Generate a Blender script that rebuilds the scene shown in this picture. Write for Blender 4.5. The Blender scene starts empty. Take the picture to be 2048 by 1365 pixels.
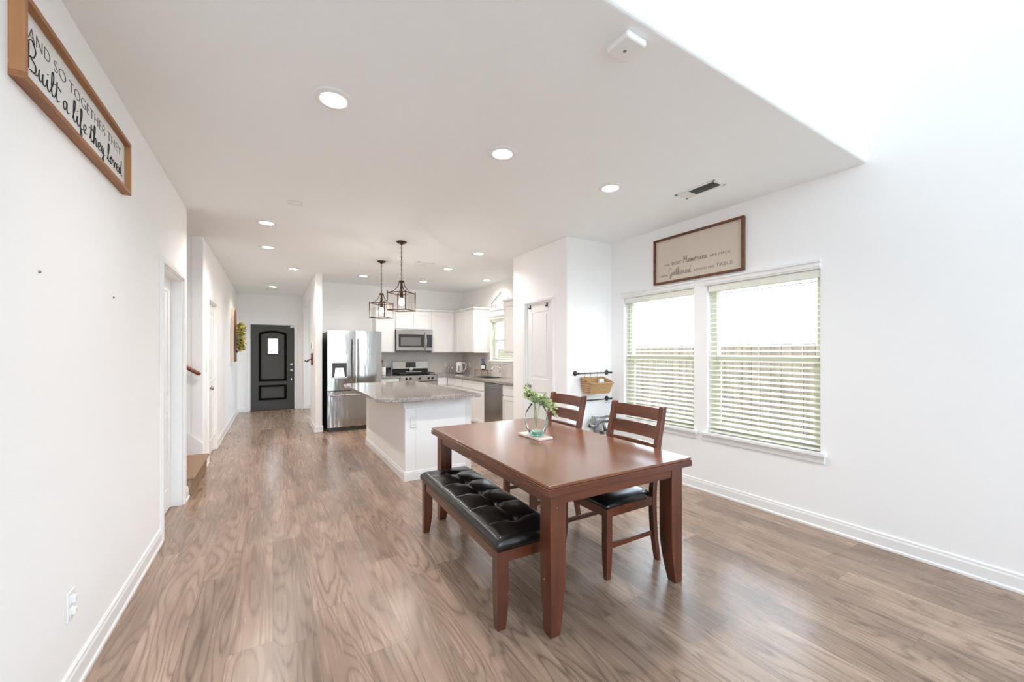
import bpy, bmesh, math, random
from math import pi, sin, cos, radians
from mathutils import Vector, Matrix

# ------------------------------------------------------------------ camera, world, lights, exposure
scene = bpy.context.scene
COL = scene.collection
cam_d = bpy.data.cameras.new('camera')
cam = bpy.data.objects.new('camera', cam_d); COL.objects.link(cam)
cam.location = (0, 0, 1.374)
cam.rotation_euler = (pi / 2, 0, -0.543)
cam_d.sensor_width = 36.0
cam_d.lens = 792.26 / 2048 * 36
cam_d.shift_y = 0.0112
cam_d.clip_start = 0.02; cam_d.clip_end = 200
scene.camera = cam

world = bpy.data.worlds.new('overcast_sky'); scene.world = world
world.use_nodes = True
bg = world.node_tree.nodes['Background']
bg.inputs[0].default_value = (0.805, 0.95, 1.10, 1)
bg.inputs[1].default_value = 5.0

scene.view_settings.view_transform = 'Standard'
scene.view_settings.look = 'None'
scene.view_settings.gamma = 1
scene.view_settings.use_curve_mapping = False
scene.view_settings.exposure = 0.74
scene.cycles.use_denoising = True
scene.cycles.max_bounces = 14
scene.cycles.diffuse_bounces = 9
scene.cycles.glossy_bounces = 5
scene.cycles.transmission_bounces = 10
scene.cycles.transparent_max_bounces = 16
scene.cycles.caustics_reflective = False
scene.cycles.caustics_refractive = False
scene.cycles.sample_clamp_indirect = 6.0

L, R, KW, H, HH = -0.697, 3.662, 3.766, 2.74, 5.6     # left wall, window wall, kitchen wall, low and high ceiling
YE, YP, YP2, YK, YD, YB = 1.115, 3.64, 4.86, 8.439, 10.995, -4.6


def portal(name, loc, rot, sx, sy):
    l = bpy.data.lights.new(name, 'AREA'); l.shape = 'RECTANGLE'; l.size = sx; l.size_y = sy; l.energy = 1
    l.cycles.is_portal = True
    o = bpy.data.objects.new(name, l); COL.objects.link(o); o.location = loc; o.rotation_euler = rot
    return o


REAR = [(-0.35, 1.3, 0.12, 2.35), (1.65, 3.3, 0.12, 2.35), (-0.35, 1.3, 3.0, 5.1), (1.65, 3.3, 3.0, 5.1)]
for (a, b, c, d) in REAR:
    portal('daylight_portal', ((a + b) / 2, YB - 0.16, (c + d) / 2), (pi / 2, 0, 0), b - a, d - c)
WIN = [(2.49, 3.43, 0.585, 2.03), (1.405, 2.35, 0.585, 2.03)]
for (a, b, c, d) in WIN:
    portal('daylight_portal', (R + 0.17, (a + b) / 2, (c + d) / 2), (0, pi / 2, 0), d - c, b - a)
portal('daylight_portal', (KW + 0.17, 6.55, 1.62), (0, pi / 2, 0), 0.82, 1.06)

# ------------------------------------------------------------------ materials


def new_mat(name):
    m = bpy.data.materials.new(name); m.use_nodes = True
    return m, m.node_tree, m.node_tree.nodes['Principled BSDF']


def srgb(r, g, b):
    f = lambda c: ((c / 255) / 12.92) if c / 255 <= 0.04045 else (((c / 255) + 0.055) / 1.055) ** 2.4
    return (f(r), f(g), f(b), 1)


def simple(name, col, rough=0.5, metal=0.0, bump=0.0, bscale=60, var=0.0, coat=0.0, spec=0.5, trans=0.0, stretch=None, bdist=0.002):
    m, t, p = new_mat(name); N, K = t.nodes, t.links
    p.inputs['Base Color'].default_value = col
    p.inputs['Roughness'].default_value = rough
    p.inputs['Metallic'].default_value = metal
    p.inputs['Coat Weight'].default_value = coat
    p.inputs['Specular IOR Level'].default_value = spec
    p.inputs['Transmission Weight'].default_value = trans
    tc = N.new('ShaderNodeTexCoord'); mp = N.new('ShaderNodeMapping')
    K.new(tc.outputs['Object'], mp.inputs[0])
    if stretch: mp.inputs['Scale'].default_value = stretch
    nz = N.new('ShaderNodeTexNoise'); nz.inputs['Scale'].default_value = bscale; nz.inputs['Detail'].default_value = 3
    K.new(mp.outputs[0], nz.inputs['Vector'])
    if bump:
        b = N.new('ShaderNodeBump'); b.inputs['Strength'].default_value = bump; b.inputs['Distance'].default_value = bdist
        K.new(nz.outputs['Fac'], b.inputs['Height']); K.new(b.outputs[0], p.inputs['Normal'])
    mx = N.new('ShaderNodeMix'); mx.data_type = 'RGBA'
    mx.inputs[6].default_value = tuple(c * (1 - var) for c in col[:3]) + (1,)
    mx.inputs[7].default_value = tuple(min(1, c * (1 + var)) for c in col[:3]) + (1,)
    K.new(nz.outputs['Fac'], mx.inputs[0]); K.new(mx.outputs[2], p.inputs['Base Color'])
    return m


def emissive(name, col, s):
    m, t, p = new_mat(name)
    p.inputs['Base Color'].default_value = (0.8, 0.8, 0.8, 1)
    p.inputs['Emission Color'].default_value = col
    p.inputs['Emission Strength'].default_value = s
    return m


def pane_mat(name, refl=0.08, tint=(1, 1, 1, 1)):
    m, t, p = new_mat(name); N, K = t.nodes, t.links
    tr = N.new('ShaderNodeBsdfTransparent'); tr.inputs[0].default_value = tint
    gl = N.new('ShaderNodeBsdfGlossy'); gl.inputs['Roughness'].default_value = 0.02
    fr = N.new('ShaderNodeLayerWeight'); fr.inputs[0].default_value = refl
    mx = N.new('ShaderNodeMixShader')
    K.new(fr.outputs['Fresnel'], mx.inputs[0]); K.new(tr.outputs[0], mx.inputs[1]); K.new(gl.outputs[0], mx.inputs[2])
    K.new(mx.outputs[0], N['Material Output'].inputs[0]); N.remove(p)
    return m


def wood(name, dark, light, axis='Y', rough=0.3, scale=1.0, coat=0.3, wear=0.0):
    """long grain along one object axis"""
    m, t, p = new_mat(name); N, K = t.nodes, t.links
    tc = N.new('ShaderNodeTexCoord'); mp = N.new('ShaderNodeMapping')
    s = {'X': (1.0, 14, 14), 'Y': (14, 1.0, 14), 'Z': (14, 14, 1.0)}[axis]
    mp.inputs['Scale'].default_value = tuple(v * scale for v in s)
    K.new(tc.outputs['Object'], mp.inputs[0])
    n1 = N.new('ShaderNodeTexNoise'); n1.inputs['Scale'].default_value = 1.6; n1.inputs['Detail'].default_value = 6
    n1.inputs['Roughness'].default_value = 0.6; n1.inputs['Distortion'].default_value = 0.08
    K.new(mp.outputs[0], n1.inputs['Vector'])
    n2 = N.new('ShaderNodeTexNoise'); n2.inputs['Scale'].default_value = 5 * scale; n2.inputs['Detail'].default_value = 3
    K.new(tc.outputs['Object'], n2.inputs['Vector'])
    ad = N.new('ShaderNodeMath'); ad.operation = 'MULTIPLY_ADD'; ad.inputs[1].default_value = 0.35
    K.new(n2.outputs['Fac'], ad.inputs[0]); K.new(n1.outputs['Fac'], ad.inputs[2])
    cr = N.new('ShaderNodeValToRGB')
    cr.color_ramp.elements[0].position = 0.42; cr.color_ramp.elements[0].color = dark
    cr.color_ramp.elements[1].position = 0.86; cr.color_ramp.elements[1].color = light
    K.new(ad.outputs[0], cr.inputs[0])
    out = cr.outputs[0]
    if wear:
        n3 = N.new('ShaderNodeTexNoise'); n3.inputs['Scale'].default_value = 38; n3.inputs['Detail'].default_value = 1
        K.new(tc.outputs['Object'], n3.inputs['Vector'])
        c3 = N.new('ShaderNodeValToRGB'); c3.color_ramp.elements[0].position = 0.785; c3.color_ramp.elements[1].position = 0.82
        K.new(n3.outputs['Fac'], c3.inputs[0])
        mw = N.new('ShaderNodeMix'); mw.data_type = 'RGBA'; mw.inputs[7].default_value = srgb(214, 170, 140)
        K.new(c3.outputs[0], mw.inputs[0]); K.new(out, mw.inputs[6]); out = mw.outputs[2]
    K.new(out, p.inputs['Base Color'])
    p.inputs['Roughness'].default_value = rough; p.inputs['Coat Weight'].default_value = coat
    p.inputs['Coat Roughness'].default_value = 0.2
    b = N.new('ShaderNodeBump'); b.inputs['Strength'].default_value = 0.06; b.inputs['Distance'].default_value = 0.002
    K.new(n1.outputs['Fac'], b.inputs['Height']); K.new(b.outputs[0], p.inputs['Normal'])
    return m


def floor_mat():
    m, t, p = new_mat('plank_floor'); N, K = t.nodes, t.links

    def math(op, a, b=None, c=None):
        n = N.new('ShaderNodeMath'); n.operation = op
        for i, v in enumerate((a, b, c)):
            if v is None: continue
            if isinstance(v, (int, float)): n.inputs[i].default_value = v
            else: K.new(v, n.inputs[i])
        return n.outputs[0]
    tc = N.new('ShaderNodeTexCoord'); sp = N.new('ShaderNodeSeparateXYZ'); K.new(tc.outputs['Object'], sp.inputs[0])
    x, y = sp.outputs[0], sp.outputs[1]
    PW, PL = 0.182, 1.22
    xs = math('DIVIDE', x, PW); ix = math('FLOOR', xs); fx = math('FRACT', xs)
    wn = N.new('ShaderNodeTexWhiteNoise'); wn.noise_dimensions = '1D'; K.new(ix, wn.inputs['W'])
    ys = math('ADD', math('DIVIDE', y, PL), math('MULTIPLY', wn.outputs['Value'], 7.3))
    iy = math('FLOOR', ys); fy = math('FRACT', ys)
    cb = N.new('ShaderNodeCombineXYZ'); K.new(ix, cb.inputs[0]); K.new(iy, cb.inputs[1])
    w2 = N.new('ShaderNodeTexWhiteNoise'); w2.noise_dimensions = '2D'; K.new(cb.outputs[0], w2.inputs['Vector'])
    rnd = w2.outputs['Value']
    # per plank coordinates, squeezed along the plank
    c2 = N.new('ShaderNodeCombineXYZ')
    K.new(math('MULTIPLY', x, 6.5), c2.inputs[0]); K.new(math('MULTIPLY', y, 0.85), c2.inputs[1]); K.new(math('MULTIPLY', rnd, 40), c2.inputs[2])
    n1 = N.new('ShaderNodeTexNoise'); n1.inputs['Scale'].default_value = 1.0; n1.inputs['Detail'].default_value = 2.0
    n1.inputs['Roughness'].default_value = 0.3; n1.inputs['Distortion'].default_value = 0.1
    K.new(c2.outputs[0], n1.inputs['Vector'])
    rings = math('ABSOLUTE', math('SINE', math('MULTIPLY', n1.outputs['Fac'], 50.0)))
    c3 = N.new('ShaderNodeCombineXYZ')
    K.new(math('MULTIPLY', x, 70), c3.inputs[0]); K.new(math('MULTIPLY', y, 2.2), c3.inputs[1]); K.new(math('MULTIPLY', rnd, 11), c3.inputs[2])
    n2 = N.new('ShaderNodeTexNoise'); n2.inputs['Scale'].default_value = 1.0; n2.inputs['Detail'].default_value = 4
    K.new(c3.outputs[0], n2.inputs['Vector'])
    c4 = N.new('ShaderNodeCombineXYZ')
    K.new(math('MULTIPLY', x, 5), c4.inputs[0]); K.new(math('MULTIPLY', y, 1.3), c4.inputs[1]); K.new(math('MULTIPLY', rnd, 23), c4.inputs[2])
    n4 = N.new('ShaderNodeTexNoise'); n4.inputs['Scale'].default_value = 1.0; n4.inputs['Detail'].default_value = 2
    K.new(c4.outputs[0], n4.inputs['Vector'])
    v = math('ADD', math('MULTIPLY', math('MULTIPLY', math('POWER', math('SUBTRACT', 1.0, rings), 2.0), math('SMOOTH_MIN', math('MULTIPLY', n4.outputs['Fac'], 1.5), 1.0, 0.2)), -0.26), math('MULTIPLY', n2.outputs['Fac'], 0.22))
    v = math('ADD', v, math('MULTIPLY', n4.outputs['Fac'], 0.46))
    v = math('ADD', math('ADD', v, 0.15), math('MULTIPLY', rnd, 0.14))
    cr = N.new('ShaderNodeValToRGB'); e = cr.color_ramp.elements
    e[0].position = 0.30; e[0].color = srgb(110, 90, 76)
    e[1].position = 0.84; e[1].color = srgb(212, 186, 164)
    k = e.new(0.50); k.color = srgb(148, 124, 107)
    k = e.new(0.64); k.color = srgb(172, 147, 128)
    K.new(v, cr.inputs[0])
    # knots
    vo = N.new('ShaderNodeTexVoronoi'); vo.inputs['Scale'].default_value = 1.0; vo.inputs['Randomness'].default_value = 1
    c5 = N.new('ShaderNodeCombineXYZ'); K.new(math('MULTIPLY', x, 3.4), c5.inputs[0]); K.new(math('MULTIPLY', y, 1.25), c5.inputs[1])
    K.new(c5.outputs[0], vo.inputs['Vector'])
    kn = N.new('ShaderNodeMapRange'); kn.inputs[1].default_value = 0.02; kn.inputs[2].default_value = 0.085
    kn.inputs[3].default_value = 0.62; kn.inputs[4].default_value = 0.0
    K.new(vo.outputs['Distance'], kn.inputs[0])
    mk = N.new('ShaderNodeMix'); mk.data_type = 'RGBA'; mk.inputs[7].default_value = srgb(70, 55, 47)
    K.new(kn.outputs[0], mk.inputs[0]); K.new(cr.outputs[0], mk.inputs[6])
    # seams
    sx = math('LESS_THAN', math('MINIMUM', fx, math('SUBTRACT', 1.0, fx)), 0.006)
    sy = math('LESS_THAN', math('MINIMUM', fy, math('SUBTRACT', 1.0, fy)), 0.0012)
    sm = math('MAXIMUM', sx, sy)
    ms = N.new('ShaderNodeMix'); ms.data_type = 'RGBA'; ms.inputs[7].default_value = srgb(84, 66, 56)
    K.new(math('MULTIPLY', sm, 0.6), ms.inputs[0]); K.new(mk.outputs[2], ms.inputs[6])
    K.new(ms.outputs[2], p.inputs['Base Color'])
    rr = N.new('ShaderNodeMapRange'); rr.inputs[3].default_value = 0.20; rr.inputs[4].default_value = 0.33
    K.new(n2.outputs['Fac'], rr.inputs[0]); K.new(rr.outputs[0], p.inputs['Roughness'])
    p.inputs['Specular IOR Level'].default_value = 0.55
    b = N.new('ShaderNodeBump'); b.inputs['Strength'].default_value = 0.12; b.inputs['Distance'].default_value = 0.001
    K.new(v, b.inputs['Height']); K.new(b.outputs[0], p.inputs['Normal'])
    return m


def granite_mat():
    m, t, p = new_mat('granite'); N, K = t.nodes, t.links
    tc = N.new('ShaderNodeTexCoord')
    v1 = N.new('ShaderNodeTexVoronoi'); v1.inputs['Scale'].default_value = 130
    n1 = N.new('ShaderNodeTexNoise'); n1.inputs['Scale'].default_value = 60; n1.inputs['Detail'].default_value = 5
    K.new(tc.outputs['Object'], v1.inputs['Vector']); K.new(tc.outputs['Object'], n1.inputs['Vector'])
    cr = N.new('ShaderNodeValToRGB'); e = cr.color_ramp.elements
    e[0].position = 0.1; e[0].color = srgb(74, 68, 64)
    e[1].position = 0.9; e[1].color = srgb(205, 196, 190)
    k = e.new(0.35); k.color = srgb(136, 128, 123)
    k = e.new(0.6); k.color = srgb(160, 152, 147)
    sp = N.new('ShaderNodeSeparateColor'); K.new(v1.outputs['Color'], sp.inputs[0])
    mx = N.new('ShaderNodeMath'); mx.operation = 'MULTIPLY_ADD'; mx.inputs[1].default_value = 0.6
    K.new(sp.outputs[0], mx.inputs[0])
    m2 = N.new('ShaderNodeMath'); m2.operation = 'MULTIPLY'; m2.inputs[1].default_value = 0.5
    K.new(n1.outputs['Fac'], m2.inputs[0]); K.new(m2.outputs[0], mx.inputs[2])
    K.new(mx.outputs[0], cr.inputs[0]); K.new(cr.outputs[0], p.inputs['Base Color'])
    p.inputs['Roughness'].default_value = 0.09; p.inputs['Specular IOR Level'].default_value = 0.7
    return m


def tile_mat(axis):
    m, t, p = new_mat('subway_tile_' + axis); N, K = t.nodes, t.links
    tc = N.new('ShaderNodeTexCoord'); sp = N.new('ShaderNodeSeparateXYZ'); cb = N.new('ShaderNodeCombineXYZ')
    K.new(tc.outputs['Object'], sp.inputs[0])
    K.new(sp.outputs[0 if axis == 'x' else 1], cb.inputs[0]); K.new(sp.outputs[2], cb.inputs[1])
    br = N.new('ShaderNodeTexBrick'); br.inputs['Scale'].default_value = 1
    br.inputs['Brick Width'].default_value = 0.152; br.inputs['Row Height'].default_value = 0.076
    br.inputs['Mortar Size'].default_value = 0.0016; br.inputs['Mortar Smooth'].default_value = 0.3
    br.inputs['Color1'].default_value = srgb(224, 219, 214); br.inputs['Color2'].default_value = srgb(217, 212, 207)
    br.inputs['Mortar'].default_value = srgb(230, 227, 222)
    K.new(cb.outputs[0], br.inputs['Vector']); K.new(br.outputs['Color'], p.inputs['Base Color'])
    b = N.new('ShaderNodeBump'); b.inputs['Strength'].default_value = 0.5; b.inputs['Distance'].default_value = 0.0025; b.invert = True
    K.new(br.outputs['Fac'], b.inputs['Height']); K.new(b.outputs[0], p.inputs['Normal'])
    p.inputs['Roughness'].default_value = 0.16
    return m


def weave_mat():
    m, t, p = new_mat('wicker'); N, K = t.nodes, t.links
    tc = N.new('ShaderNodeTexCoord')
    w1 = N.new('ShaderNodeTexWave'); w1.inputs['Scale'].default_value = 26; w1.inputs['Distortion'].default_value = 3
    w1.inputs['Detail Scale'].default_value = 3
    mp = N.new('ShaderNodeMapping'); mp.inputs['Rotation'].default_value = (0.3, 0.6, 0.2)
    K.new(tc.outputs['Object'], mp.inputs[0]); K.new(mp.outputs[0], w1.inputs['Vector'])
    w2 = N.new('ShaderNodeTexWave'); w2.inputs['Scale'].default_value = 30; w2.bands_direction = 'Z'; w2.inputs['Distortion'].default_value = 1
    K.new(tc.outputs['Object'], w2.inputs['Vector'])
    mu = N.new('ShaderNodeMath'); mu.operation = 'MULTIPLY'; K.new(w1.outputs['Fac'], mu.inputs[0]); K.new(w2.outputs['Fac'], mu.inputs[1])
    cr = N.new('ShaderNodeValToRGB'); cr.color_ramp.elements[0].color = srgb(150, 105, 62); cr.color_ramp.elements[0].position = 0.0
    cr.color_ramp.elements[1].color = srgb(226, 190, 144); cr.color_ramp.elements[1].position = 0.5
    K.new(mu.outputs[0], cr.inputs[0]); K.new(cr.outputs[0], p.inputs['Base Color'])
    b = N.new('ShaderNodeBump'); b.inputs['Strength'].default_value = 0.8; b.inputs['Distance'].default_value = 0.004
    K.new(mu.outputs[0], b.inputs['Height']); K.new(b.outputs[0], p.inputs['Normal'])
    p.inputs['Roughness'].default_value = 0.7
    return m


WALL = simple('wall_paint', (0.935, 0.935, 0.935, 1), 0.75, bump=0.25, bscale=140, var=0.006, bdist=0.0015, spec=0.3)
KWALL = simple('lamp_warmed_wall_paint', (0.93, 0.92, 0.91, 1), 0.75, bump=0.22, bscale=140, var=0.006, bdist=0.0015, spec=0.3)  # wall paint with the lamps' warm tint put into the colour
CEIL = simple('ceiling_paint', (0.935, 0.955, 0.965, 1), 0.85, bump=0.3, bscale=110, var=0.008, bdist=0.002, spec=0.2)
TRIM = simple('trim_paint', (0.88, 0.88, 0.875, 1), 0.35, bump=0.02, bscale=30)
CAB = simple('cabinet_paint', (0.83, 0.825, 0.815, 1), 0.4, bump=0.02, bscale=40)
FLOOR = floor_mat()
GRAN = granite_mat()
TILEX, TILEY = tile_mat('x'), tile_mat('y')
CH_D, CH_L = srgb(58, 27, 17), srgb(112, 60, 38)
CHY = wood('cherry_wood_long', CH_D, CH_L, 'Y', 0.26, 1.8, 0.35, wear=1)
CHX = wood('cherry_wood_cross', CH_D, CH_L, 'X', 0.3, 0.8, 0.3, wear=1)
CHZ = wood('cherry_wood_upright', srgb(56, 27, 17), srgb(112, 60, 38), 'Z', 0.3, 0.8, 0.3, wear=1)
CHTOP = wood('cherry_table_top', srgb(104, 64, 42), srgb(134, 86, 58), 'Y', 0.24, 0.5, 0.45)
LEATHER = simple('black_leather', (0.007, 0.0065, 0.006, 1), 0.22, bump=0.12, bscale=160, var=0.2, spec=0.6, bdist=0.001)
STEEL = simple('stainless_steel', (0.48, 0.465, 0.44, 1), 0.13, 1.0, bump=0.22, bscale=3.0, var=0.03, stretch=(1.8, 1.8, 0.35), bdist=0.03)
STEEL2 = simple('satin_steel', (0.47, 0.455, 0.44, 1), 0.25, 1.0, bump=0.03, bscale=30)
CHROME = simple('bright_chrome', (0.82, 0.81, 0.79, 1), 0.1, 1.0)
BLACKGL = simple('black_glass', (0.02, 0.02, 0.02, 1), 0.06, spec=0.7)
GREYGL = simple('grey_oven_glass', (0.16, 0.16, 0.155, 1), 0.12, spec=0.6)
BLACKM = simple('black_enamel', (0.012, 0.012, 0.012, 1), 0.35)
DARKGREY = simple('dark_grey_paint', (0.05, 0.05, 0.048, 1), 0.45)
BRONZE = simple('oil_rubbed_bronze', (0.085, 0.05, 0.032, 1), 0.4, 0.75, var=0.2, bscale=40)
IRON = simple('dark_iron', (0.07, 0.075, 0.072, 1), 0.45, 0.7, var=0.2, bscale=60)
DOORDK = simple('charcoal_door', (0.060, 0.057, 0.051, 1), 0.5, bump=0.15, bscale=60, var=0.12, stretch=(3, 3, 0.4))
DOORBK = simple('black_moulding', (0.006, 0.006, 0.005, 1), 0.8, spec=0.05)
BLIND = simple('blind_slat', (0.86, 0.865, 0.79, 1), 0.45)
VINYL = simple('window_vinyl', (0.80, 0.79, 0.66, 1), 0.4)
PANE = pane_mat('window_pane')
FIXGL = pane_mat('lantern_glass', 0.12)
LED = emissive('downlight_led', (1, 0.97, 0.93, 1), 16)
BULB = emissive('bulb_glow', (1, 0.93, 0.84, 1), 10)
LTRIM = simple('light_trim', (0.86, 0.855, 0.85, 1), 0.4)
WHITEP = simple('white_plastic', (0.86, 0.86, 0.85, 1), 0.35)
CARPET = simple('tan_carpet', srgb(166, 140, 120), 0.95, bump=1.0, bscale=260, var=0.18, bdist=0.006, spec=0.1)
OAK = wood('handrail_wood', srgb(96, 52, 30), srgb(142, 84, 54), 'X', 0.35, 1, 0.2)
PINE = wood('pine_frame', srgb(128, 80, 46), srgb(172, 120, 78), 'Y', 0.5, 0.6, 0.0)
PINEZ = wood('pine_frame_upright', srgb(150, 102, 62), srgb(188, 140, 96), 'Z', 0.5, 0.6, 0.0)
WALNUT = wood('walnut_frame', srgb(74, 42, 24), srgb(122, 76, 46), 'Y', 0.5, 1, 0.0)
BOARD = simple('sign_board', (0.80, 0.79, 0.77, 1), 0.6, bump=0.03, bscale=30, var=0.02)
LINEN = simple('beige_board', srgb(214, 202, 188), 0.75, var=0.03, bscale=8, bump=0.05)
INK = simple('black_ink', (0.02, 0.022, 0.022, 1), 0.6)
GREYINK = simple('grey_ink', srgb(142, 132, 122), 0.7)
PALEWOOD = wood('pale_wood', srgb(226, 206, 182), srgb(240, 224, 204), 'Z', 0.6, 1, 0)
REDWOOD = wood('reddish_board', srgb(104, 56, 38), srgb(134, 78, 54), 'Z', 0.55, 1, 0)
LEAFY = simple('yellow_green_leaf', srgb(218, 204, 120), 0.5, var=0.35, bscale=12)
LEAFG = simple('green_leaf', srgb(92, 118, 48), 0.5, var=0.3, bscale=12)
EUC = simple('eucalyptus_leaf', srgb(196, 208, 160), 0.5, var=0.25, bscale=25)
EUC2 = simple('eucalyptus_leaf_dark', srgb(150, 172, 118), 0.5, var=0.25, bscale=25)
STEM = simple('plant_stem', srgb(160, 166, 120), 0.6)
WICKER = weave_mat()
MARBLE = simple('pale_board', srgb(240, 226, 220), 0.35, var=0.04, bscale=10)
CERAMIC = simple('white_ceramic', (0.84, 0.82, 0.79, 1), 0.25)
RISER = wood('riser_wood', srgb(120, 88, 62), srgb(172, 136, 104), 'Y', 0.5, 1.5, 0)
PURPLE = simple('lilac_print', srgb(150, 146, 214), 0.5, var=0.1)
GREYPL = simple('grey_plastic', (0.30, 0.29, 0.30, 1), 0.25, 0.7)
CLEARPL = simple('smoky_plastic', (0.55, 0.55, 0.58, 1), 0.1, 0.0, trans=0.5)
YELLOW = simple('pale_yellow_plastic', srgb(206, 200, 130), 0.4)
GRASS = simple('lawn_grass', srgb(112, 118, 66), 0.9, var=0.3, bscale=14)
FENCE = wood('fence_board', srgb(104, 90, 76), srgb(140, 124, 106), 'Z', 0.85, 0.4, 0)
HOUSEW = simple('house_siding', (0.8, 0.77, 0.72, 1), 0.8)
ROOFM = simple('house_roof', srgb(150, 120, 100), 0.9, var=0.2)


def glass(name, col, rough=0.0):
    m, t, p = new_mat(name)
    p.inputs['Base Color'].default_value = col; p.inputs['Transmission Weight'].default_value = 1
    p.inputs['Roughness'].default_value = rough; p.inputs['IOR'].default_value = 1.45
    return m


GLASS = glass('clear_glass', (0.97, 0.99, 0.98, 1))
VASEGL = pane_mat('vase_glass', 0.18, (0.955, 0.98, 0.97, 1))
GREENGLASS = glass('aqua_glass', (0.50, 0.88, 0.76, 1))
WATER = glass('amber_water', (0.93, 0.80, 0.55, 1))

# ------------------------------------------------------------------ mesh builder
ORG = {}


class MB:
    def __init__(self): self.b = bmesh.new(); self.mi = 0

    def box(self, x0, y0, z0, x1, y1, z1, mi=None):
        mi = self.mi if mi is None else mi
        x0, x1 = min(x0, x1), max(x0, x1); y0, y1 = min(y0, y1), max(y0, y1); z0, z1 = min(z0, z1), max(z0, z1)
        v = [self.b.verts.new(c) for c in ((x0, y0, z0), (x1, y0, z0), (x1, y1, z0), (x0, y1, z0), (x0, y0, z1), (x1, y0, z1), (x1, y1, z1), (x0, y1, z1))]
        for f in ((3, 2, 1, 0), (4, 5, 6, 7), (0, 1, 5, 4), (1, 2, 6, 5), (2, 3, 7, 6), (3, 0, 4, 7)):
            fc = self.b.faces.new([v[i] for i in f]); fc.material_index = mi
        return v

    def quadface(self, pts, mi=None):
        f = self.b.faces.new([self.b.verts.new(p) for p in pts]); f.material_index = self.mi if mi is None else mi

    def loft(self, rings, caps=True, smooth=True, closed=True, mi=None):
        mi = self.mi if mi is None else mi
        vs = [[self.b.verts.new(p) for p in r] for r in rings]
        n = len(vs[0])
        for a, b in zip(vs[:-1], vs[1:]):
            for i in range(n if closed else n - 1):
                j = (i + 1) % n
                f = self.b.faces.new((a[i], a[j], b[j], b[i])); f.smooth = smooth; f.material_index = mi
        if caps and closed:
            for r, rev in ((vs[0], True), (vs[-1], False)):
                try:
                    f = self.b.faces.new(list(reversed(r)) if rev else r); f.material_index = mi
                except ValueError: pass
        return vs

    def lathe(self, prof, c, n=24, mi=None, caps=True, axis='z', smooth=True):
        rings = []
        for r, h in prof:
            r = max(r, 1e-4)
            ring = []
            for i in range(n):
                a = 2 * pi * i / n
                if axis == 'z': ring.append((c[0] + r * cos(a), c[1] + r * sin(a), c[2] + h))
                elif axis == 'y': ring.append((c[0] + r * cos(a), c[1] + h, c[2] - r * sin(a)))
                else: ring.append((c[0] + h, c[1] + r * cos(a), c[2] + r * sin(a)))
            rings.append(ring)
        return self.loft(rings, caps, smooth, True, mi)

    def tube(self, path, r, n=8, mi=None, caps=True, smooth=True, closed=False):
        P = [Vector(p) for p in path]; rings = []; up = None
        m = len(P)
        for i, p in enumerate(P):
            if closed: d = P[(i + 1) % m] - P[i - 1]
            else: d = P[min(i + 1, m - 1)] - P[max(i - 1, 0)]
            d.normalize()
            if up is None: up = Vector((0, 0, 1)) if abs(d.z) < 0.9 else Vector((1, 0, 0))
            s = d.cross(up)
            if s.length < 1e-5: s = d.cross(Vector((0, 1, 0)))
            s.normalize(); up = s.cross(d).normalized()
            rr = r[i] if isinstance(r, (list, tuple)) else r
            rings.append([p + s * rr * cos(2 * pi * k / n) + up * rr * sin(2 * pi * k / n) for k in range(n)])
        if closed: rings.append(rings[0]); return self.loft(rings, False, smooth, True, mi)
        return self.loft(rings, caps, smooth, True, mi)

    def sweep(self, path, prof, mi=None, caps=True, smooth=False):
        """prof: list of 3D offset functions already placed"""
        return self.loft([[Vector(p) + Vector(o) for o in prof] for p in path], caps, smooth, True, mi)

    def poly(self, pts2, f3, d0, d1, mi=None):
        """prism: 2D outline, f3(u, v, n) -> 3D"""
        mi = self.mi if mi is None else mi
        a = [self.b.verts.new(f3(u, v, d0)) for u, v in pts2]; b = [self.b.verts.new(f3(u, v, d1)) for u, v in pts2]
        n = len(a)
        for i in range(n):
            j = (i + 1) % n
            f = self.b.faces.new((a[i], a[j], b[j], b[i])); f.material_index = mi
        f = self.b.faces.new(list(reversed(a))); f.material_index = mi
        f = self.b.faces.new(b); f.material_index = mi

    def sphere(self, c, r, mi=None, sc=(1, 1, 1), n=16):
        prof = [(r * sin(pi * i / 10), -r * cos(pi * i / 10)) for i in range(11)]
        vs = self.lathe(prof, (0, 0, 0), n, mi)
        for ring in vs:
            for v in ring: v.co = Vector((v.co.x * sc[0] + c[0], v.co.y * sc[1] + c[1], v.co.z * sc[2] + c[2]))

    def xform(self, M):
        self.b.transform(M)

    def build(self, name, mats, parent=None, bevel=0, segs=2, smooth=False, loc=None, subsurf=0):
        mats = mats if isinstance(mats, (list, tuple)) else [mats]
        bmesh.ops.recalc_face_normals(self.b, faces=self.b.faces)
        base = ORG.get(parent.name, Vector((0, 0, 0))) if parent else (Vector(loc) if loc else Vector((0, 0, 0)))
        bmesh.ops.translate(self.b, vec=-base, verts=self.b.verts)
        if smooth:
            for f in self.b.faces: f.smooth = True
        me = bpy.data.meshes.new(name); self.b.to_mesh(me); self.b.free()
        for m in mats: me.materials.append(m)
        o = bpy.data.objects.new(name, me); COL.objects.link(o)
        if parent: o.parent = parent
        elif loc: o.location = loc
        ORG[o.name] = base
        if bevel:
            md = o.modifiers.new('bevel', 'BEVEL'); md.width = bevel; md.segments = segs; md.limit_method = 'ANGLE'; md.angle_limit = radians(40)
        if subsurf:
            md = o.modifiers.new('sub', 'SUBSURF'); md.levels = subsurf; md.render_levels = subsurf
        return o


def bx(name, mat, c, parent=None, bevel=0):
    m = MB(); m.box(*c); return m.build(name, mat, parent, bevel)


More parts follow.
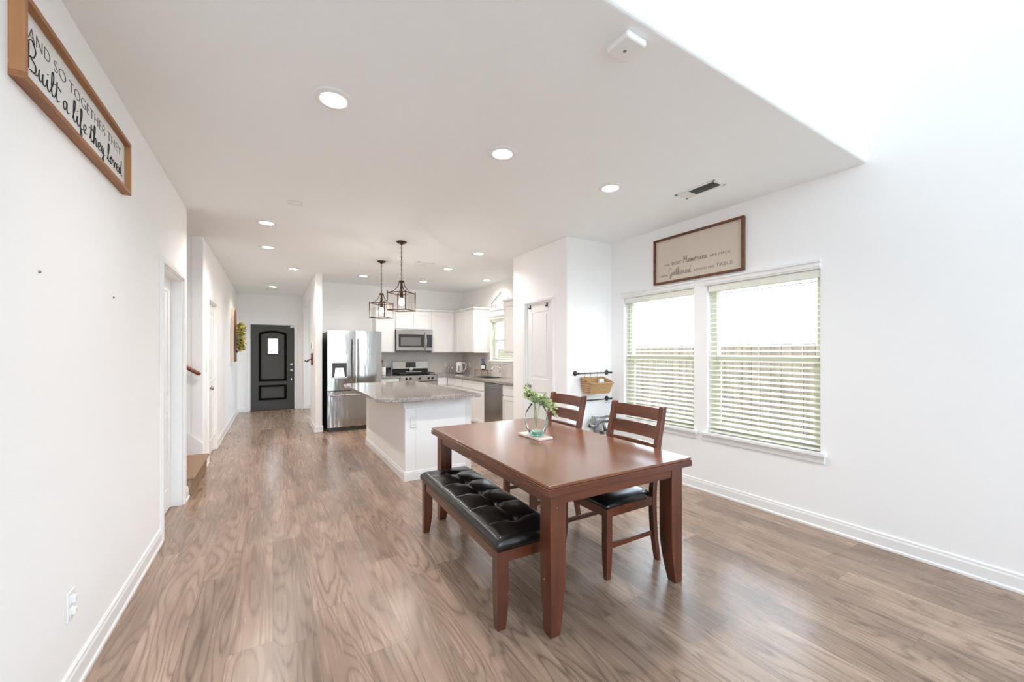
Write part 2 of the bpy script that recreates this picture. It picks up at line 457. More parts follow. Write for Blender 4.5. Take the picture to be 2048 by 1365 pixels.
def thing(name, label, cat, loc=(0, 0, 0), group=None):
    o = bpy.data.objects.new(name, None); COL.objects.link(o)
    o.location = loc; o.empty_display_size = 0.1
    o['label'] = label; o['category'] = cat
    if group: o['group'] = group
    ORG[o.name] = Vector(loc)
    return o


def tag(o, label, cat, group=None):
    o['label'] = label; o['category'] = cat
    if group: o['group'] = group
    return o


def struct(o): o['kind'] = 'structure'; return o


def dup(root, loc, rotz=None, label=None):
    r = root.copy(); COL.objects.link(r); r.location = loc
    if rotz is not None: r.rotation_euler = (0, 0, rotz)
    if label: r['label'] = label

    def kids(src, dst):
        for ch in list(src.children):
            c = ch.copy(); COL.objects.link(c); c.parent = dst
            kids(ch, c)
    kids(root, r)
    return r


def wall_grid(mb, axis, p0, p1, a0, a1, z0, z1, holes, mi=0):
    """slab between p0 and p1 (across), a0..a1 along, with rectangular through holes (a0,a1,z0,z1)"""
    A = sorted(set([a0, a1] + [h[i] for h in holes for i in (0, 1)])); Z = sorted(set([z0, z1] + [h[i] for h in holes for i in (2, 3)]))
    A = [a for a in A if a0 <= a <= a1]; Z = [z for z in Z if z0 <= z <= z1]
    solid = {}
    for i in range(len(A) - 1):
        for j in range(len(Z) - 1):
            ca, cz = (A[i] + A[i + 1]) / 2, (Z[j] + Z[j + 1]) / 2
            solid[i, j] = not any(h[0] < ca < h[1] and h[2] < cz < h[3] for h in holes)
    P = (lambda p, a, z: (p, a, z)) if axis == 'x' else (lambda p, a, z: (a, p, z))
    for (i, j), s in solid.items():
        if not s: continue
        aa, ab, za, zb = A[i], A[i + 1], Z[j], Z[j + 1]
        for p in (p0, p1): mb.quadface([P(p, aa, za), P(p, ab, za), P(p, ab, zb), P(p, aa, zb)], mi)
        if not solid.get((i - 1, j)): mb.quadface([P(p0, aa, za), P(p1, aa, za), P(p1, aa, zb), P(p0, aa, zb)], mi)
        if not solid.get((i + 1, j)): mb.quadface([P(p0, ab, za), P(p1, ab, za), P(p1, ab, zb), P(p0, ab, zb)], mi)
        if not solid.get((i, j - 1)): mb.quadface([P(p0, aa, za), P(p0, ab, za), P(p1, ab, za), P(p1, aa, za)], mi)
        if not solid.get((i, j + 1)): mb.quadface([P(p0, aa, zb), P(p0, ab, zb), P(p1, ab, zb), P(p1, aa, zb)], mi)
    bmesh.ops.remove_doubles(mb.b, verts=mb.b.verts, dist=1e-5)


# ------------------------------------------------------------------ room shell
struct(bx('floor', FLOOR, (-4.2, YB - 0.15, -0.12, KW + 0.15, 11.2, 0)))
m = MB(); rr_ = 0.022
prof = [(YE, H + 0.1)] + [(YE + rr_ - rr_ * cos(a), H + rr_ - rr_ * sin(a)) for a in [pi / 2 * i / 5 for i in range(6)]] + [(11.2, H), (11.2, H + 0.1)]
m.loft([[(x, y, z) for y, z in prof] for x in (-4.2, KW + 0.15)], True, False)
o = struct(m.build('ceiling', CEIL))
struct(bx('ceiling_high', CEIL, (L - 0.15, YB - 0.15, HH, R + 0.15, YE + 0.15, HH + 0.15)))
struct(bx('wall_upper_landing', WALL, (L, YE, H + 0.1, R, YE + 0.2, HH)))

# left wall with the first door
m = MB(); wall_grid(m, 'x', L - 0.12, L, YB, 4.80, 0, H, [(3.80, 4.586, -1, 2.02)])
struct(m.build('wall_left', WALL, bevel=0.014, segs=3))
struct(bx('wall_left_upper', WALL, (L - 0.12, YB, H, L, YE + 0.2, HH)))
struct(bx('wall_closet', WALL, (-1.6, 3.2, 0, -1.48, 4.72, H)))
# hall wall with closet door
m = MB(); wall_grid(m, 'x', L - 0.12, L, 5.86, YD + 0.12, 0, H, [(6.19, 6.98, -1, 2.03)])
struct(m.build('wall_hall_left', WALL, bevel=0.014, segs=3))
struct(bx('wall_stair_far', WALL, (-4.2, 5.86, 0, L - 0.12, 5.98, H)))
struct(bx('wall_stair_near', WALL, (-4.2, 4.68, 0, L - 0.12, 4.80, H)))
struct(bx('wall_stair_end', WALL, (-4.2, 4.80, 0, -4.1, 5.86, H)))
# hall end
m = MB(); wall_grid(m, 'y', YD, YD + 0.12, L, 2.6, 0, H, [(-0.457, 0.457, -1, 2.035)])
struct(m.build('wall_hall_end', KWALL))
# wing wall beside the fridge, opening behind it
m = MB(); wall_grid(m, 'x', 0.627, 0.737, 7.585, YD, 0, H, [(8.70, 10.86, -1, 2.44)])
struct(m.build('wall_wing', KWALL, bevel=0.014, segs=3))
m = MB(); wall_grid(m, 'x', 2.5, 2.6, YK + 0.12, YD, 0, H, [(9.1, 10.5, 0.7, 2.1)])
struct(m.build('wall_study', KWALL))
portal('daylight_portal', (2.66, 9.8, 1.4), (0, pi / 2, 0), 1.4, 1.4)
# kitchen
struct(bx('wall_kitchen_back', KWALL, (0.737, YK, 0, KW + 0.15, YK + 0.12, H)))
m = MB(); wall_grid(m, 'x', KW, KW + 0.15, YP2 - 0.1, YK, 0, H, [(6.02, 7.08, 1.21, 2.03)])
struct(m.build('wall_kitchen_right', KWALL))
# window wall
m = MB(); wall_grid(m, 'x', R, R + 0.15, YB, YP + 0.02, 0, HH, [(a, b, c, d) for a, b, c, d in WIN])
struct(m.build('wall_right', WALL))
# pantry
m = MB(); wall_grid(m, 'x', 2.949, 3.06, YP, YP2, 0, H, [(3.93, 4.52, -1, 2.02)])
struct(m.build('wall_pantry_side', WALL, bevel=0.014, segs=3))
struct(bx('wall_pantry_front', WALL, (3.05, YP, 0, R + 0.15, YP + 0.11, H)))
struct(bx('wall_pantry_back', WALL, (3.06, YP2 - 0.11, 0, KW + 0.1, YP2, H)))
# rear of the living area, behind the camera
m = MB(); wall_grid(m, 'y', YB - 0.12, YB, L - 0.12, R + 0.15, 0, HH, REAR)
struct(m.build('wall_rear', WALL))
for i, (a, b, c, d) in enumerate(REAR):
    m = MB()
    for q in ((a, a + 0.05, c, d), (b - 0.05, b, c, d), (a, b, c, c + 0.05), (a, b, d - 0.05, d), (a, b, (c + d) / 2 - 0.02, (c + d) / 2 + 0.02), ((a + b) / 2 - 0.02, (a + b) / 2 + 0.02, c, d)):
        m.box(q[0], YB - 0.09, q[2], q[1], YB - 0.04, q[3])
    fr = struct(m.build('window_%d' % (4 + i), TRIM))
    m = MB(); m.box(a + 0.03, YB - 0.068, c + 0.03, b - 0.03, YB - 0.064, d - 0.03); m.build('pane', PANE, fr)

# baseboards: profile extruded along straight runs


def baseboard(name, runs, h=0.108):
    m = MB()
    for (x0, y0, x1, y1, nx, ny) in runs:
        prof = [(0, 0), (0.021, 0), (0.021, 0.014), (0.014, 0.022), (0.014, h - 0.028), (0.010, h - 0.018), (0.010, h - 0.007), (0.004, h), (0, h)]
        m.loft([[(x + nx * a, y + ny * a, z) for a, z in prof] for x, y in ((x0, y0), (x1, y1))], True, False)
    return struct(m.build(name, TRIM))


baseboard('baseboard_left', [(L, YB, L, 3.74, 1, 0), (L, 4.65, L, 4.81, 1, 0), (L + 0.0, 4.80, L - 0.12, 4.80, 0, 1)])
baseboard('baseboard_hall_left', [(L, 5.86, L, 6.13, 1, 0), (L, 7.04, L, YD, 1, 0)])
baseboard('baseboard_hall_end', [(L, YD, -0.515, YD, 0, -1), (0.515, YD, 2.5, YD, 0, -1)])
baseboard('baseboard_wing', [(0.627, 7.57, 0.627, 8.70, -1, 0), (0.612, 7.585, 0.745, 7.585, 0, -1), (0.627, 10.86, 0.627, YD, -1, 0)])
baseboard('baseboard_right', [(R, YB, R, YP, -1, 0)])
baseboard('baseboard_pantry', [(2.949, YP, R, YP, 0, -1), (2.949, YP - 0.01, 2.949, 3.87, -1, 0), (2.949, 4.58, 2.949, YP2, -1, 0)])

# door casings


def casing_x(name, x, n, y0, y1, z, w=0.06, legs=(True, True)):
    m = MB()
    for a, b, t in ((0.0, w, 0.012), (0.010, w - 0.016, 0.020)):
        if legs[0]: m.box(x, y0 - b, 0, x + n * t, y0 - a, z + a)
        if legs[1]: m.box(x, y1 + a, 0, x + n * t, y1 + b, z + a)
        m.box(x, y0 - b, z + a, x + n * t, y1 + b, z + b)
    # jambs
    m.box(x, y0 - 0.005, 0, x - n * 0.11, y0 + 0.012, z); m.box(x, y1 - 0.012, 0, x - n * 0.11, y1 + 0.005, z); m.box(x, y0, z - 0.012, x - n * 0.11, y1, z + 0.004)
    return struct(m.build(name, TRIM, bevel=0.003))


casing_x('trim_1', L, 1, 3.80, 4.586, 2.02)
casing_x('trim_2', L, 1, 6.19, 6.98, 2.03)
casing_x('trim_3', 2.949, -1, 3.93, 4.52, 2.02)
m = MB()
for s in (-1, 1):
    m.box(s * 0.457, YD, 0, s * 0.515, YD - 0.018, 2.035)
    m.box(s * 0.447, YD, 0, s * 0.461, YD + 0.11, 2.035)
m.box(-0.515, YD, 2.035, 0.515, YD - 0.018, 2.095); m.box(-0.446, YD + 0.001, 2.025, 0.446, YD + 0.11, 2.034)
struct(m.build('trim_4', TRIM, bevel=0.003))


def panel_door(name, fx, y0, y1, n, panels, zt, z0=0.012):
    """moulded door leaf in a plane x = fx, facing n; panels: z ranges"""
    m = MB(); t = 0.007
    m.box(fx - n * 0.035, y0, z0, fx - n * t, y1, zt)
    st = 0.105
    m.box(fx - n * t, y0, z0, fx, y0 + st, zt); m.box(fx - n * t, y1 - st, z0, fx, y1, zt)
    zz = [z0] + [v for p in panels for v in p] + [zt]
    for i in range(0, len(zz), 2): m.box(fx - n * t, y0 + st, zz[i], fx, y1 - st, zz[i + 1])
    for a, b in panels: m.box(fx - n * t, y0 + st + 0.035, a + 0.035, fx - n * 0.001, y1 - st - 0.035, b - 0.035)
    return struct(m.build(name, TRIM, bevel=0.006, segs=2))


def round_knob(parent, x, y, z, axis, n, mat=STEEL2, r=0.027, name='door_knob'):
    m = MB(); m.lathe([(0.032, 0), (0.032, n * 0.006), (0.012, n * 0.01), (0.011, n * 0.035), (r * 0.8, n * 0.042), (r, n * 0.055), (r * 0.85, n * 0.068), (0.001, n * 0.073)], (x, y, z), 20, axis=axis)
    return m.build(name, mat, parent, smooth=True)


d1 = panel_door('door_1', L - 0.078, 3.815, 4.572, 1, [(0.20, 0.86), (1.0, 1.90)], 2.008)
d2 = panel_door('door_2', L - 0.02, 6.205, 6.965, 1, [(0.20, 0.86), (1.0, 1.90)], 2.015)
round_knob(d2, L - 0.02, 6.29, 0.92, 'x', 1)
for zz in (0.25, 1.05, 1.82):
    m = MB(); m.box(L - 0.022, 6.952, zz - 0.045, L + 0.004, 6.975, zz + 0.045); m.build('hinge', WHITEP, d2)
d3 = panel_door('door_3', 2.949 + 0.02, 3.945, 4.505, -1, [(0.20, 0.86), (1.03, 1.90)], 2.008)
round_knob(d3, 2.949 + 0.02, 4.445, 0.93, 'x', -1)
for zz in (0.25, 1.05, 1.82):
    m = MB(); m.box(2.949 + 0.022, 3.935, zz - 0.045, 2.949 - 0.004, 3.955, zz + 0.045); m.build('hinge', WHITEP, d3)
for k, yy in enumerate((4.44, 4.06)):
    m = MB(); m.box(2.949 + 0.021, yy - 0.014, 1.955, 2.949 + 0.014, yy + 0.014, 2.006); m.box(2.949 + 0.016, yy - 0.011, 1.958, 2.949 - 0.008, yy + 0.011, 1.975)
    tag(m.build('over_door_hook', BLACKM, bevel=0.003), ['small black hook over the pantry door, nearer the kitchen', 'small black hook over the pantry door, nearer the window'][k], 'hook', 'hooks over the pantry door')

# front door
m = MB(); wall_grid(m, 'y', YD + 0.045, YD + 0.085, -0.447, 0.447, 0.015, 2.025, [(-0.098, 0.102, 1.35, 1.705)])
d4 = struct(m.build('door_4', DOORDK))
F3 = lambda u, v, n: (u, n, v)


def arch_outline(x0, x1, z0, z1, rise, n=14):
    pts = [(x0, z0), (x1, z0), (x1, z1)]
    if rise:
        for i in range(1, n):
            s = i / n; pts.append((x1 + (x0 - x1) * s, z1 + rise * (1 - (2 * s - 1) ** 2)))
    pts.append((x0, z1)); return pts


def ring(mb, outer, inner, d0, d1):
    n = len(outer)
    for i in range(n):
        j = (i + 1) % n
        q = [outer[i], outer[j], inner[j], inner[i]]
        mb.poly(q, F3, d0, d1)


m = MB()
ring(m, arch_outline(-0.285, 0.285, 0.690, 1.83, 0.065), arch_outline(-0.235, 0.235, 0.735, 1.795, 0.05), YD + 0.046, YD + 0.026)
ring(m, arch_outline(-0.285, 0.285, 0.245, 0.60, 0), arch_outline(-0.235, 0.235, 0.29, 0.555, 0), YD + 0.046, YD + 0.026)
m.build('panel_moulding', DOORBK, d4)['label'] = 'black arched panel moulding'
m = MB(); ring(m, arch_outline(-0.14, 0.144, 1.31, 1.745, 0), arch_outline(-0.096, 0.1, 1.352, 1.703, 0), YD + 0.046, YD + 0.022)
m.build('window_frame', DOORDK, d4, bevel=0.006)
m = MB(); m.box(-0.1, YD + 0.063, 1.345, 0.104, YD + 0.067, 1.71); m.build('pane', PANE, d4)
round_knob(d4, 0.385, YD + 0.045, 0.945, 'y', -1, CHROME, 0.03)['label'] = 'nickel door knob'
m = MB(); m.lathe([(0.033, 0), (0.033, -0.014), (0.024, -0.022), (0.001, -0.024)], (0.385, YD + 0.045, 1.085), 20, axis='y'); m.build('deadbolt', CHROME, d4, smooth=True)
m = MB(); m.box(0.378, YD + 0.045, 0.70, 0.392, YD + 0.033, 0.745); m.lathe([(0.012, 0), (0.012, -0.02), (0.001, -0.022)], (0.385, YD + 0.045, 0.745), 12, axis='y'); m.build('door_stop', CHROME, d4)
m = MB(); m.box(0.36, YD + 0.045, 1.975, 0.445, YD + 0.02, 2.02); m.build('alarm_sensor', WHITEP, d4, bevel=0.003)
struct(bx('trim_5', BRONZE, (-0.46, YD - 0.01, 0, 0.46, YD + 0.12, 0.014)))

# ------------------------------------------------------------------ windows of the dining side
for i, (a, b, c, d) in enumerate(WIN):
    m = MB(); x0, x1 = R + 0.085, R + 0.145
    for q in ((a, a + 0.055, c, d), (b - 0.055, b, c, d), (a + 0.055, b - 0.055, c, c + 0.06), (a + 0.055, b - 0.055, d - 0.05, d)): m.box(x0, q[0], q[2], x1, q[1], q[3])
    m.box(x0 - 0.01, a + 0.04, 1.295, x1 - 0.02, b - 0.04, 1.335)
    m.box(x0 + 0.005, a + 0.05, c + 0.05, x0 + 0.03, a + 0.085, 1.30); m.box(x0 + 0.005, b - 0.085, c + 0.05, x0 + 0.03, b - 0.05, 1.30)
    m.box(x0 + 0.006, a + 0.085, c + 0.05, x0 + 0.029, b - 0.085, c + 0.095)
    w = struct(m.build('window_%d' % (i + 1), VINYL, bevel=0.003))
    m = MB(); m.box(R + 0.112, a + 0.04, c + 0.04, R + 0.116, b - 0.04, d - 0.03); m.build('pane', PANE, w)
    m = MB()   # stool, apron and header moulding
    m.box(R - 0.045, a - 0.045, c - 0.018, R - 0.0005, b + 0.045, c + 0.004); m.box(R - 0.001, a + 0.001, c + 0.0005, R + 0.09, b - 0.001, c + 0.004)
    m.box(R - 0.016, a - 0.03, c - 0.075, R, b + 0.03, c - 0.022); m.box(R - 0.024, a - 0.034, c - 0.042, R, b + 0.034, c - 0.0185)
    m.build('window_sill', TRIM, w, bevel=0.004)
    m = MB()
    m.box(R - 0.014, a - 0.002, d, R, b + 0.025, d + 0.07); m.box(R - 0.028, a - 0.010, d + 0.05, R, b + 0.035, d + 0.071); m.box(R - 0.022, a - 0.006, d + 0.012, R, b + 0.03, d + 0.028)
    m.build('header_moulding', TRIM, w, bevel=0.004)
    # blind
    bl = thing('window_blind', ['white slatted blind lowered in the window nearer the pantry', 'white slatted blind lowered in the window nearer the bare wall corner'][i], 'blind', (R + 0.04, (a + b) / 2, c), 'slatted blinds on the dining windows')
    hx = R + 0.045
    m = MB(); m.box(hx - 0.028, a + 0.01, d - 0.05, hx + 0.028, b - 0.01, d - 0.002); m.box(hx - 0.036, a + 0.008, d - 0.062, hx - 0.03, b - 0.008, d - 0.002); m.build('head_rail', BLIND, bl, bevel=0.002)
    m = MB(); z = d - 0.09
    while z > c + 0.045:
        rings = []
        for yy in (a + 0.012, b - 0.012):
            rings.append([(hx - 0.025, yy, z - 0.008), (hx, yy, z - 0.0005), (hx + 0.025, yy, z + 0.006), (hx + 0.025, yy, z + 0.009), (hx, yy, z + 0.0025), (hx - 0.025, yy, z - 0.005)])
        m.loft(rings, True, False); z -= 0.0462
    m.build('slats', BLIND, bl)
    m = MB(); m.box(hx - 0.026, a + 0.012, c + 0.012, hx + 0.026, b - 0.012, c + 0.03); m.build('bottom_rail', BLIND, bl, bevel=0.002)
    for q in (0.14, 0.5, 0.86):
        yy = a + (b - a) * q
        m = MB(); m.tube([(hx - 0.026, yy, d - 0.05), (hx - 0.026, yy, c + 0.02)], 0.0011, 4); m.tube([(hx + 0.026, yy, d - 0.05), (hx + 0.026, yy, c + 0.02)], 0.0011, 4); m.build('ladder_cord', BLIND, bl)
    m = MB(); m.tube([(hx - 0.04, b - 0.10, d - 0.06), (hx - 0.04, b - 0.10, d - 0.75)], 0.003, 6); m.build('tilt_wand', BLIND, bl)

# kitchen window
a, b, c, d = 6.02, 7.08, 1.21, 2.03
m = MB()
for q in ((a, a + 0.05, c, d), (b - 0.05, b, c, d), (a + 0.05, b - 0.05, c, c + 0.05), (a + 0.05, b - 0.05, d - 0.045, d), (a + 0.05, b - 0.05, 1.60, 1.635)): m.box(KW + 0.085, q[0], q[2], KW + 0.14, q[1], q[3])
w = struct(m.build('window_3', VINYL))
m = MB(); m.box(KW + 0.11, a + 0.03, c + 0.03, KW + 0.113, b - 0.03, d - 0.03); m.build('pane', PANE, w)
m = MB(); m.box(KW - 0.03, a - 0.03, c - 0.018, KW - 0.0005, b + 0.03, c + 0.004); m.box(KW - 0.001, a + 0.001, c + 0.0005, KW + 0.09, b - 0.001, c + 0.004); m.box(KW - 0.014, a - 0.02, c - 0.06, KW, b + 0.02, c - 0.02); m.build('window_sill', TRIM, w, bevel=0.003)
m = MB(); m.box(KW - 0.014, a - 0.03, d, KW, b + 0.03, d + 0.07); m.box(KW - 0.03, a - 0.04, d + 0.055, KW, b + 0.04, d + 0.072); m.build('header_moulding', TRIM, w, bevel=0.003)
bl = thing('window_blind', 'white slatted blind in the small window over the kitchen sink', 'blind', (KW + 0.04, 6.55, c))
m = MB(); m.box(KW + 0.015, a + 0.01, d - 0.05, KW + 0.07, b - 0.01, d); m.build('head_rail', BLIND, bl)
m = MB(); z = d - 0.09
while z > c + 0.03:
    m.box(KW + 0.018, a + 0.012, z, KW + 0.068, b - 0.012, z + 0.003); z -= 0.0462
m.build('slats', BLIND, bl)
m = MB(); m.box(KW + 0.018, a + 0.012, c + 0.005, KW + 0.068, b - 0.012, c + 0.022); m.build('bottom_rail', BLIND, bl)

# ------------------------------------------------------------------ outside
BOUNCE = simple('bounce_pale', (0.8, 0.8, 0.78, 1), 0.9, bump=0.2, bscale=30, var=0.05)
struct(bx('bounce_slab_outside', BOUNCE, (-4, -11, -0.33, 7, YB - 0.15, -0.2)))  # unseen pale slab, added to bounce daylight up to the ceiling
struct(bx('lawn', GRASS, (-30, -30, -0.5, 40, 40, -0.32)))
fn = thing('wooden_fence', 'weathered wooden privacy fence behind the dining windows', 'fence', (6.4, 4, -0.32))
m = MB(); rnd = random.Random(3)
y = -6.0
while y < 14:
    m.box(6.4, y, -0.32, 6.42, y + 0.136, 1.50 + rnd.uniform(-0.008, 0.008)); y += 0.142
m.build('boards', FENCE, fn)
for zz in (-0.05, 0.6, 1.25):
    m = MB(); m.box(6.42, -6, zz, 6.46, 14, zz + 0.09); m.build('rail', FENCE, fn)
hs = thing('house', 'pale neighbouring house with a brownish roof beyond the fence', 'house', (9.5, 0, -0.32))
m = MB(); m.box(9.6, -4, -0.32, 16, 3.1, 1.95); m.build('wall', HOUSEW, hs)
m = MB(); m.loft([[(9.0, yy, 1.97), (12.8, yy, 3.2), (16.6, yy, 1.97), (16.6, yy, 1.9), (9.0, yy, 1.9)] for yy in (-4.4, 3.46)], True, False); m.build('roof', ROOFM, hs)

# ------------------------------------------------------------------ ceiling fittings
LIGHTS = [((0.279, 2.318), 'recessed ceiling light nearest the left wall, in the row of three above the table end'),
          ((1.344, 2.353), 'recessed ceiling light in the middle of the row of three above the table'),
          ((2.389, 2.383), 'recessed ceiling light nearest the windows, beside the ceiling vent'),
          ((-0.057, 4.887), 'recessed ceiling light by the staircase opening'),
          ((-0.055, 6.009), 'recessed ceiling light next beyond the one by the stairs'),
          ((0.294, 7.368), 'recessed ceiling light left of the fridge, nearest the wall end'),
          ((0.0, 9.54), 'recessed ceiling light farthest away, in front of the dark front door'),
          ((1.38, 7.40), 'recessed ceiling light above the stainless fridge'),
          ((2.463, 7.382), 'recessed ceiling light above the gas range'),
          ((2.444, 6.07), 'recessed ceiling light between the island and the wall cabinets'),
          ((2.422, 4.905), 'recessed ceiling light closest to the pantry wall'),
          ((3.44, 6.62), 'recessed ceiling light over the sink window')]
first = None
for (x, y), lab in LIGHTS:
    if first is None:
        t = thing('recessed_light', lab, 'ceiling light', (x, y, H), 'round recessed ceiling lights'); first = t
        m = MB(); m.lathe([(0.098, 0), (0.098, -0.005), (0.090, -0.010), (0.068, -0.012), (0.062, -0.004), (0.062, -0.0005)], (x, y, H), 36, caps=False); m.build('trim_ring', LTRIM, t, smooth=True)
        m = MB(); m.lathe([(0.064, -0.002), (0.064, -0.0075), (0.001, -0.0085)], (x, y, H), 30); m.build('lens', LED, t)
    else:
        t = dup(first, (x, y, H), None, lab)
    ld = bpy.data.lights.new('lamp', 'SPOT'); ld.energy = {(-0.057, 4.887): 22, (-0.055, 6.009): 18, (0.294, 7.368): 8, (0.0, 9.54): 12, (3.44, 6.62): 1.5}.get((x, y), 10 if y > 4 else 20); ld.color = (1, 0.95, 0.9); ld.spot_size = radians(150); ld.spot_blend = 0.8; ld.shadow_soft_size = 0.05
    lo = bpy.data.objects.new('lamp', ld); COL.objects.link(lo); lo.parent = t; lo.location = (0, 0, -0.02)


def vent(name, label, x, y, sx, sy, along, half=False):
    t = thing(name, label, 'vent', (x, y, H))
    m = MB()
    for q in ((-sx, -sy, -sx + 0.025, sy), (sx - 0.025, -sy, sx, sy), (-sx, -sy, sx, -sy + 0.025), (-sx, sy - 0.025, sx, sy)):
        m.box(x + q[0], y + q[1], H - 0.008, x + q[2], y + q[3], H)
    m.build('frame', WHITEP, t, bevel=0.003)
    m = MB(); m.box(x - sx + 0.02, y - sy + 0.02, H - 0.0015, x + sx - 0.02, y + sy - 0.02, H - 0.0005); m.build('backing', simple('vent_dark', (0.05, 0.05, 0.05, 1), 0.8), t)
    m = MB(); n = int(((sy if along == 'x' else sx) - 0.025) * 2 / 0.016)
    for i in range(n):
        q = -((sy if along == 'x' else sx) - 0.03) + i * 0.016
        if along == 'x': m.loft([[(xx, y + q, H - 0.002), (xx, y + q + 0.011, H - 0.009), (xx, y + q + 0.013, H - 0.008), (xx, y + q + 0.002, H - 0.001)] for xx in (x - sx + 0.02, x + sx - 0.02)], True, False)
        else: 
            tl_ = -0.008 if half else 0.011
            m.loft([[(x + q, yy, H - 0.002), (x + q + tl_, yy, H - 0.009), (x + q + tl_ + 0.002, yy, H - 0.008), (x + q + 0.002, yy, H - 0.001)] for yy in (y - sy + 0.02, y + sy * 0.35)], True, False)
            tm_ = 0.012
            m.loft([[(x + q, yy, H - 0.002), (x + q + tm_, yy, H - 0.009), (x + q + tm_ + 0.002, yy, H - 0.008), (x + q + 0.002, yy, H - 0.001)] for yy in (y + sy * 0.35 + 0.004, y + sy - 0.02)], True, False)
    m.build('louvres', WHITEP, t)
    return t


vent('ceiling_vent', 'white louvred ceiling vent by the window wall', 3.06, 2.03, 0.085, 0.18, 'y', True)
vent('ceiling_vent', 'small white ceiling vent beyond the pendant lights', 1.99, 5.90, 0.13, 0.09, 'x')
vent('ceiling_vent', 'tiny white ceiling vent in the hall before the front door', -0.008, 9.98, 0.11, 0.08, 'x')
m = MB(); m.box(0.115, 4.075, H - 0.018, 0.235, 4.14, H); tag(m.build('motion_sensor', WHITEP, bevel=0.006), 'small white rectangular sensor plate on the ceiling near the stairs', 'sensor')
t = thing('smoke_detector', 'square white smoke detector near the edge of the low ceiling', 'smoke detector', (1.335, 1.235, H))
m = MB(); m.box(1.272, 1.172, H - 0.035, 1.398, 1.298, H); m.build('body', WHITEP, t, bevel=0.014, segs=4)
m = MB(); m.lathe([(0.008, 0), (0.008, -0.002), (0.001, -0.0025)], (1.33, 1.24, H - 0.035), 14); m.build('button', GREYPL, t)
t.rotation_euler = (0, 0, radians(2))

# pendant lights


def pendant(x, y, label):
    t = thing('pendant_light', label, 'pendant light', (x, y, H), 'lantern pendants over the island')
    m = MB(); m.lathe([(0.062, 0), (0.062, -0.006), (0.05, -0.018), (0.022, -0.026), (0.008, -0.04), (0.001, -0.041)], (x, y, H), 24); m.build('canopy', BRONZE, t, smooth=True)
    m = MB(); z = H - 0.036; k = 0; zt = 2.265
    while z > zt + 0.02:
        pts = [(0.0075 * cos(a), 0.0165 * sin(a)) for a in [2 * pi * i / 12 for i in range(12)]]
        z0 = z - 0.0165
        if k % 2: m.tube([(x + u, y, z0 + v) for u, v in pts], 0.0021, 5, closed=True)
        else: m.tube([(x, y + u, z0 + v) for u, v in pts], 0.0021, 5, closed=True)
        z -= 0.0265; k += 1
    m.tube([(x + 0.004, y, H - 0.03), (x - 0.004, y + 0.004, 2.5), (x + 0.004, y, zt)], 0.002, 5)
    m.build('chain', BRONZE, t)
    r = 0.172; zb, zr = 1.893, 2.105
    m = MB(); m.lathe([(0.007, 0.03), (0.028, 0.024), (0.034, 0.012), (0.028, 0.004), (0.012, -0.004)], (x, y, 2.235), 16)
    cs = [(x + r * cos(a), y + r * sin(a)) for a in (-pi / 2, 0, pi / 2, pi)]
    for i in range(4):
        (ax, ay), (bx_, by_) = cs[i], cs[(i + 1) % 4]
        for zz in (zb, zr):
            m.tube([(ax, ay, zz), (bx_, by_, zz)], 0.0062, 4, smooth=False)
        m.tube([(ax, ay, zb - 0.006), (ax, ay, zr + 0.02)], 0.0068, 4, smooth=False)
        pts = []
        for s in range(9):
            q = s / 8; rr = 0.03 + (r - 0.03) * (q ** 1.9)
            pts.append((x + (ax - x) / r * rr, y + (ay - y) / r * rr, 2.245 - (2.245 - zr) * (1 - (1 - q) ** 1.5) ** 1.0))
        m.tube(pts, 0.0048, 6)
    m.build('cage', BRONZE, t)
    m = MB()
    for i in range(4):
        (ax, ay), (bx_, by_) = cs[i], cs[(i + 1) % 4]
        m.quadface([(ax, ay, zb + 0.005), (bx_, by_, zb + 0.005), (bx_, by_, zr - 0.005), (ax, ay, zr - 0.005)])
    m.build('glass_panel', FIXGL, t)
    m = MB(); m.tube([(x, y, 2.24), (x, y, 2.12)], 0.012, 8); m.lathe([(0.014, 0.09), (0.018, 0.08), (0.02, 0.03), (0.02, 0)], (x, y, 2.045), 16); m.build('socket', BRONZE, t)
    m = MB(); m.lathe([(0.012, 0.055), (0.016, 0.045), (0.029, 0.015), (0.034, -0.012), (0.029, -0.034), (0.014, -0.047), (0.001, -0.05)], (x, y, 2.0), 20); m.build('bulb', BULB, t, smooth=True)
    ld = bpy.data.lights.new('lamp', 'POINT'); ld.energy = 7; ld.color = (1, 0.93, 0.86); ld.shadow_soft_size = 0.035
    lo = bpy.data.objects.new('lamp', ld); COL.objects.link(lo); lo.parent = t; lo.location = (0, 0, 1.93 - H)
    return t


p1 = pendant(1.358, 4.887, 'bronze square lantern pendant over the near end of the island')
dup(p1, (1.391, 6.085, H), None, 'bronze square lantern pendant over the far end of the island')

# ------------------------------------------------------------------ writing helpers
FONT_CACHE = {}


def text_mesh(txt, size, name, mat, M, parent, ext=0.0008, width=None, off=0):
    cu = bpy.data.curves.new('txt', 'FONT'); cu.body = txt; cu.size = size; cu.extrude = ext; cu.offset = off
    cu.resolution_u = 6
    ob = bpy.data.objects.new('txt', cu); COL.objects.link(ob)
    dg = bpy.context.evaluated_depsgraph_get(); dg.update()
    me = bpy.data.meshes.new_from_object(ob.evaluated_get(dg))
    bpy.data.objects.remove(ob)
    xs = [v.co.x for v in me.vertices]; w = max(xs) - min(xs); x0 = min(xs)
    sx = (width / w) if width else 1
    for v in me.vertices: v.co.x = (v.co.x - x0) * sx
    me.transform(M)
    base = ORG.get(parent.name, Vector((0, 0, 0)))
    me.transform(Matrix.Translation(-base))
    me.materials.clear(); me.materials.append(mat)
    o = bpy.data.objects.new(name, me); COL.objects.link(o); o.parent = parent; ORG[o.name] = base
    return o


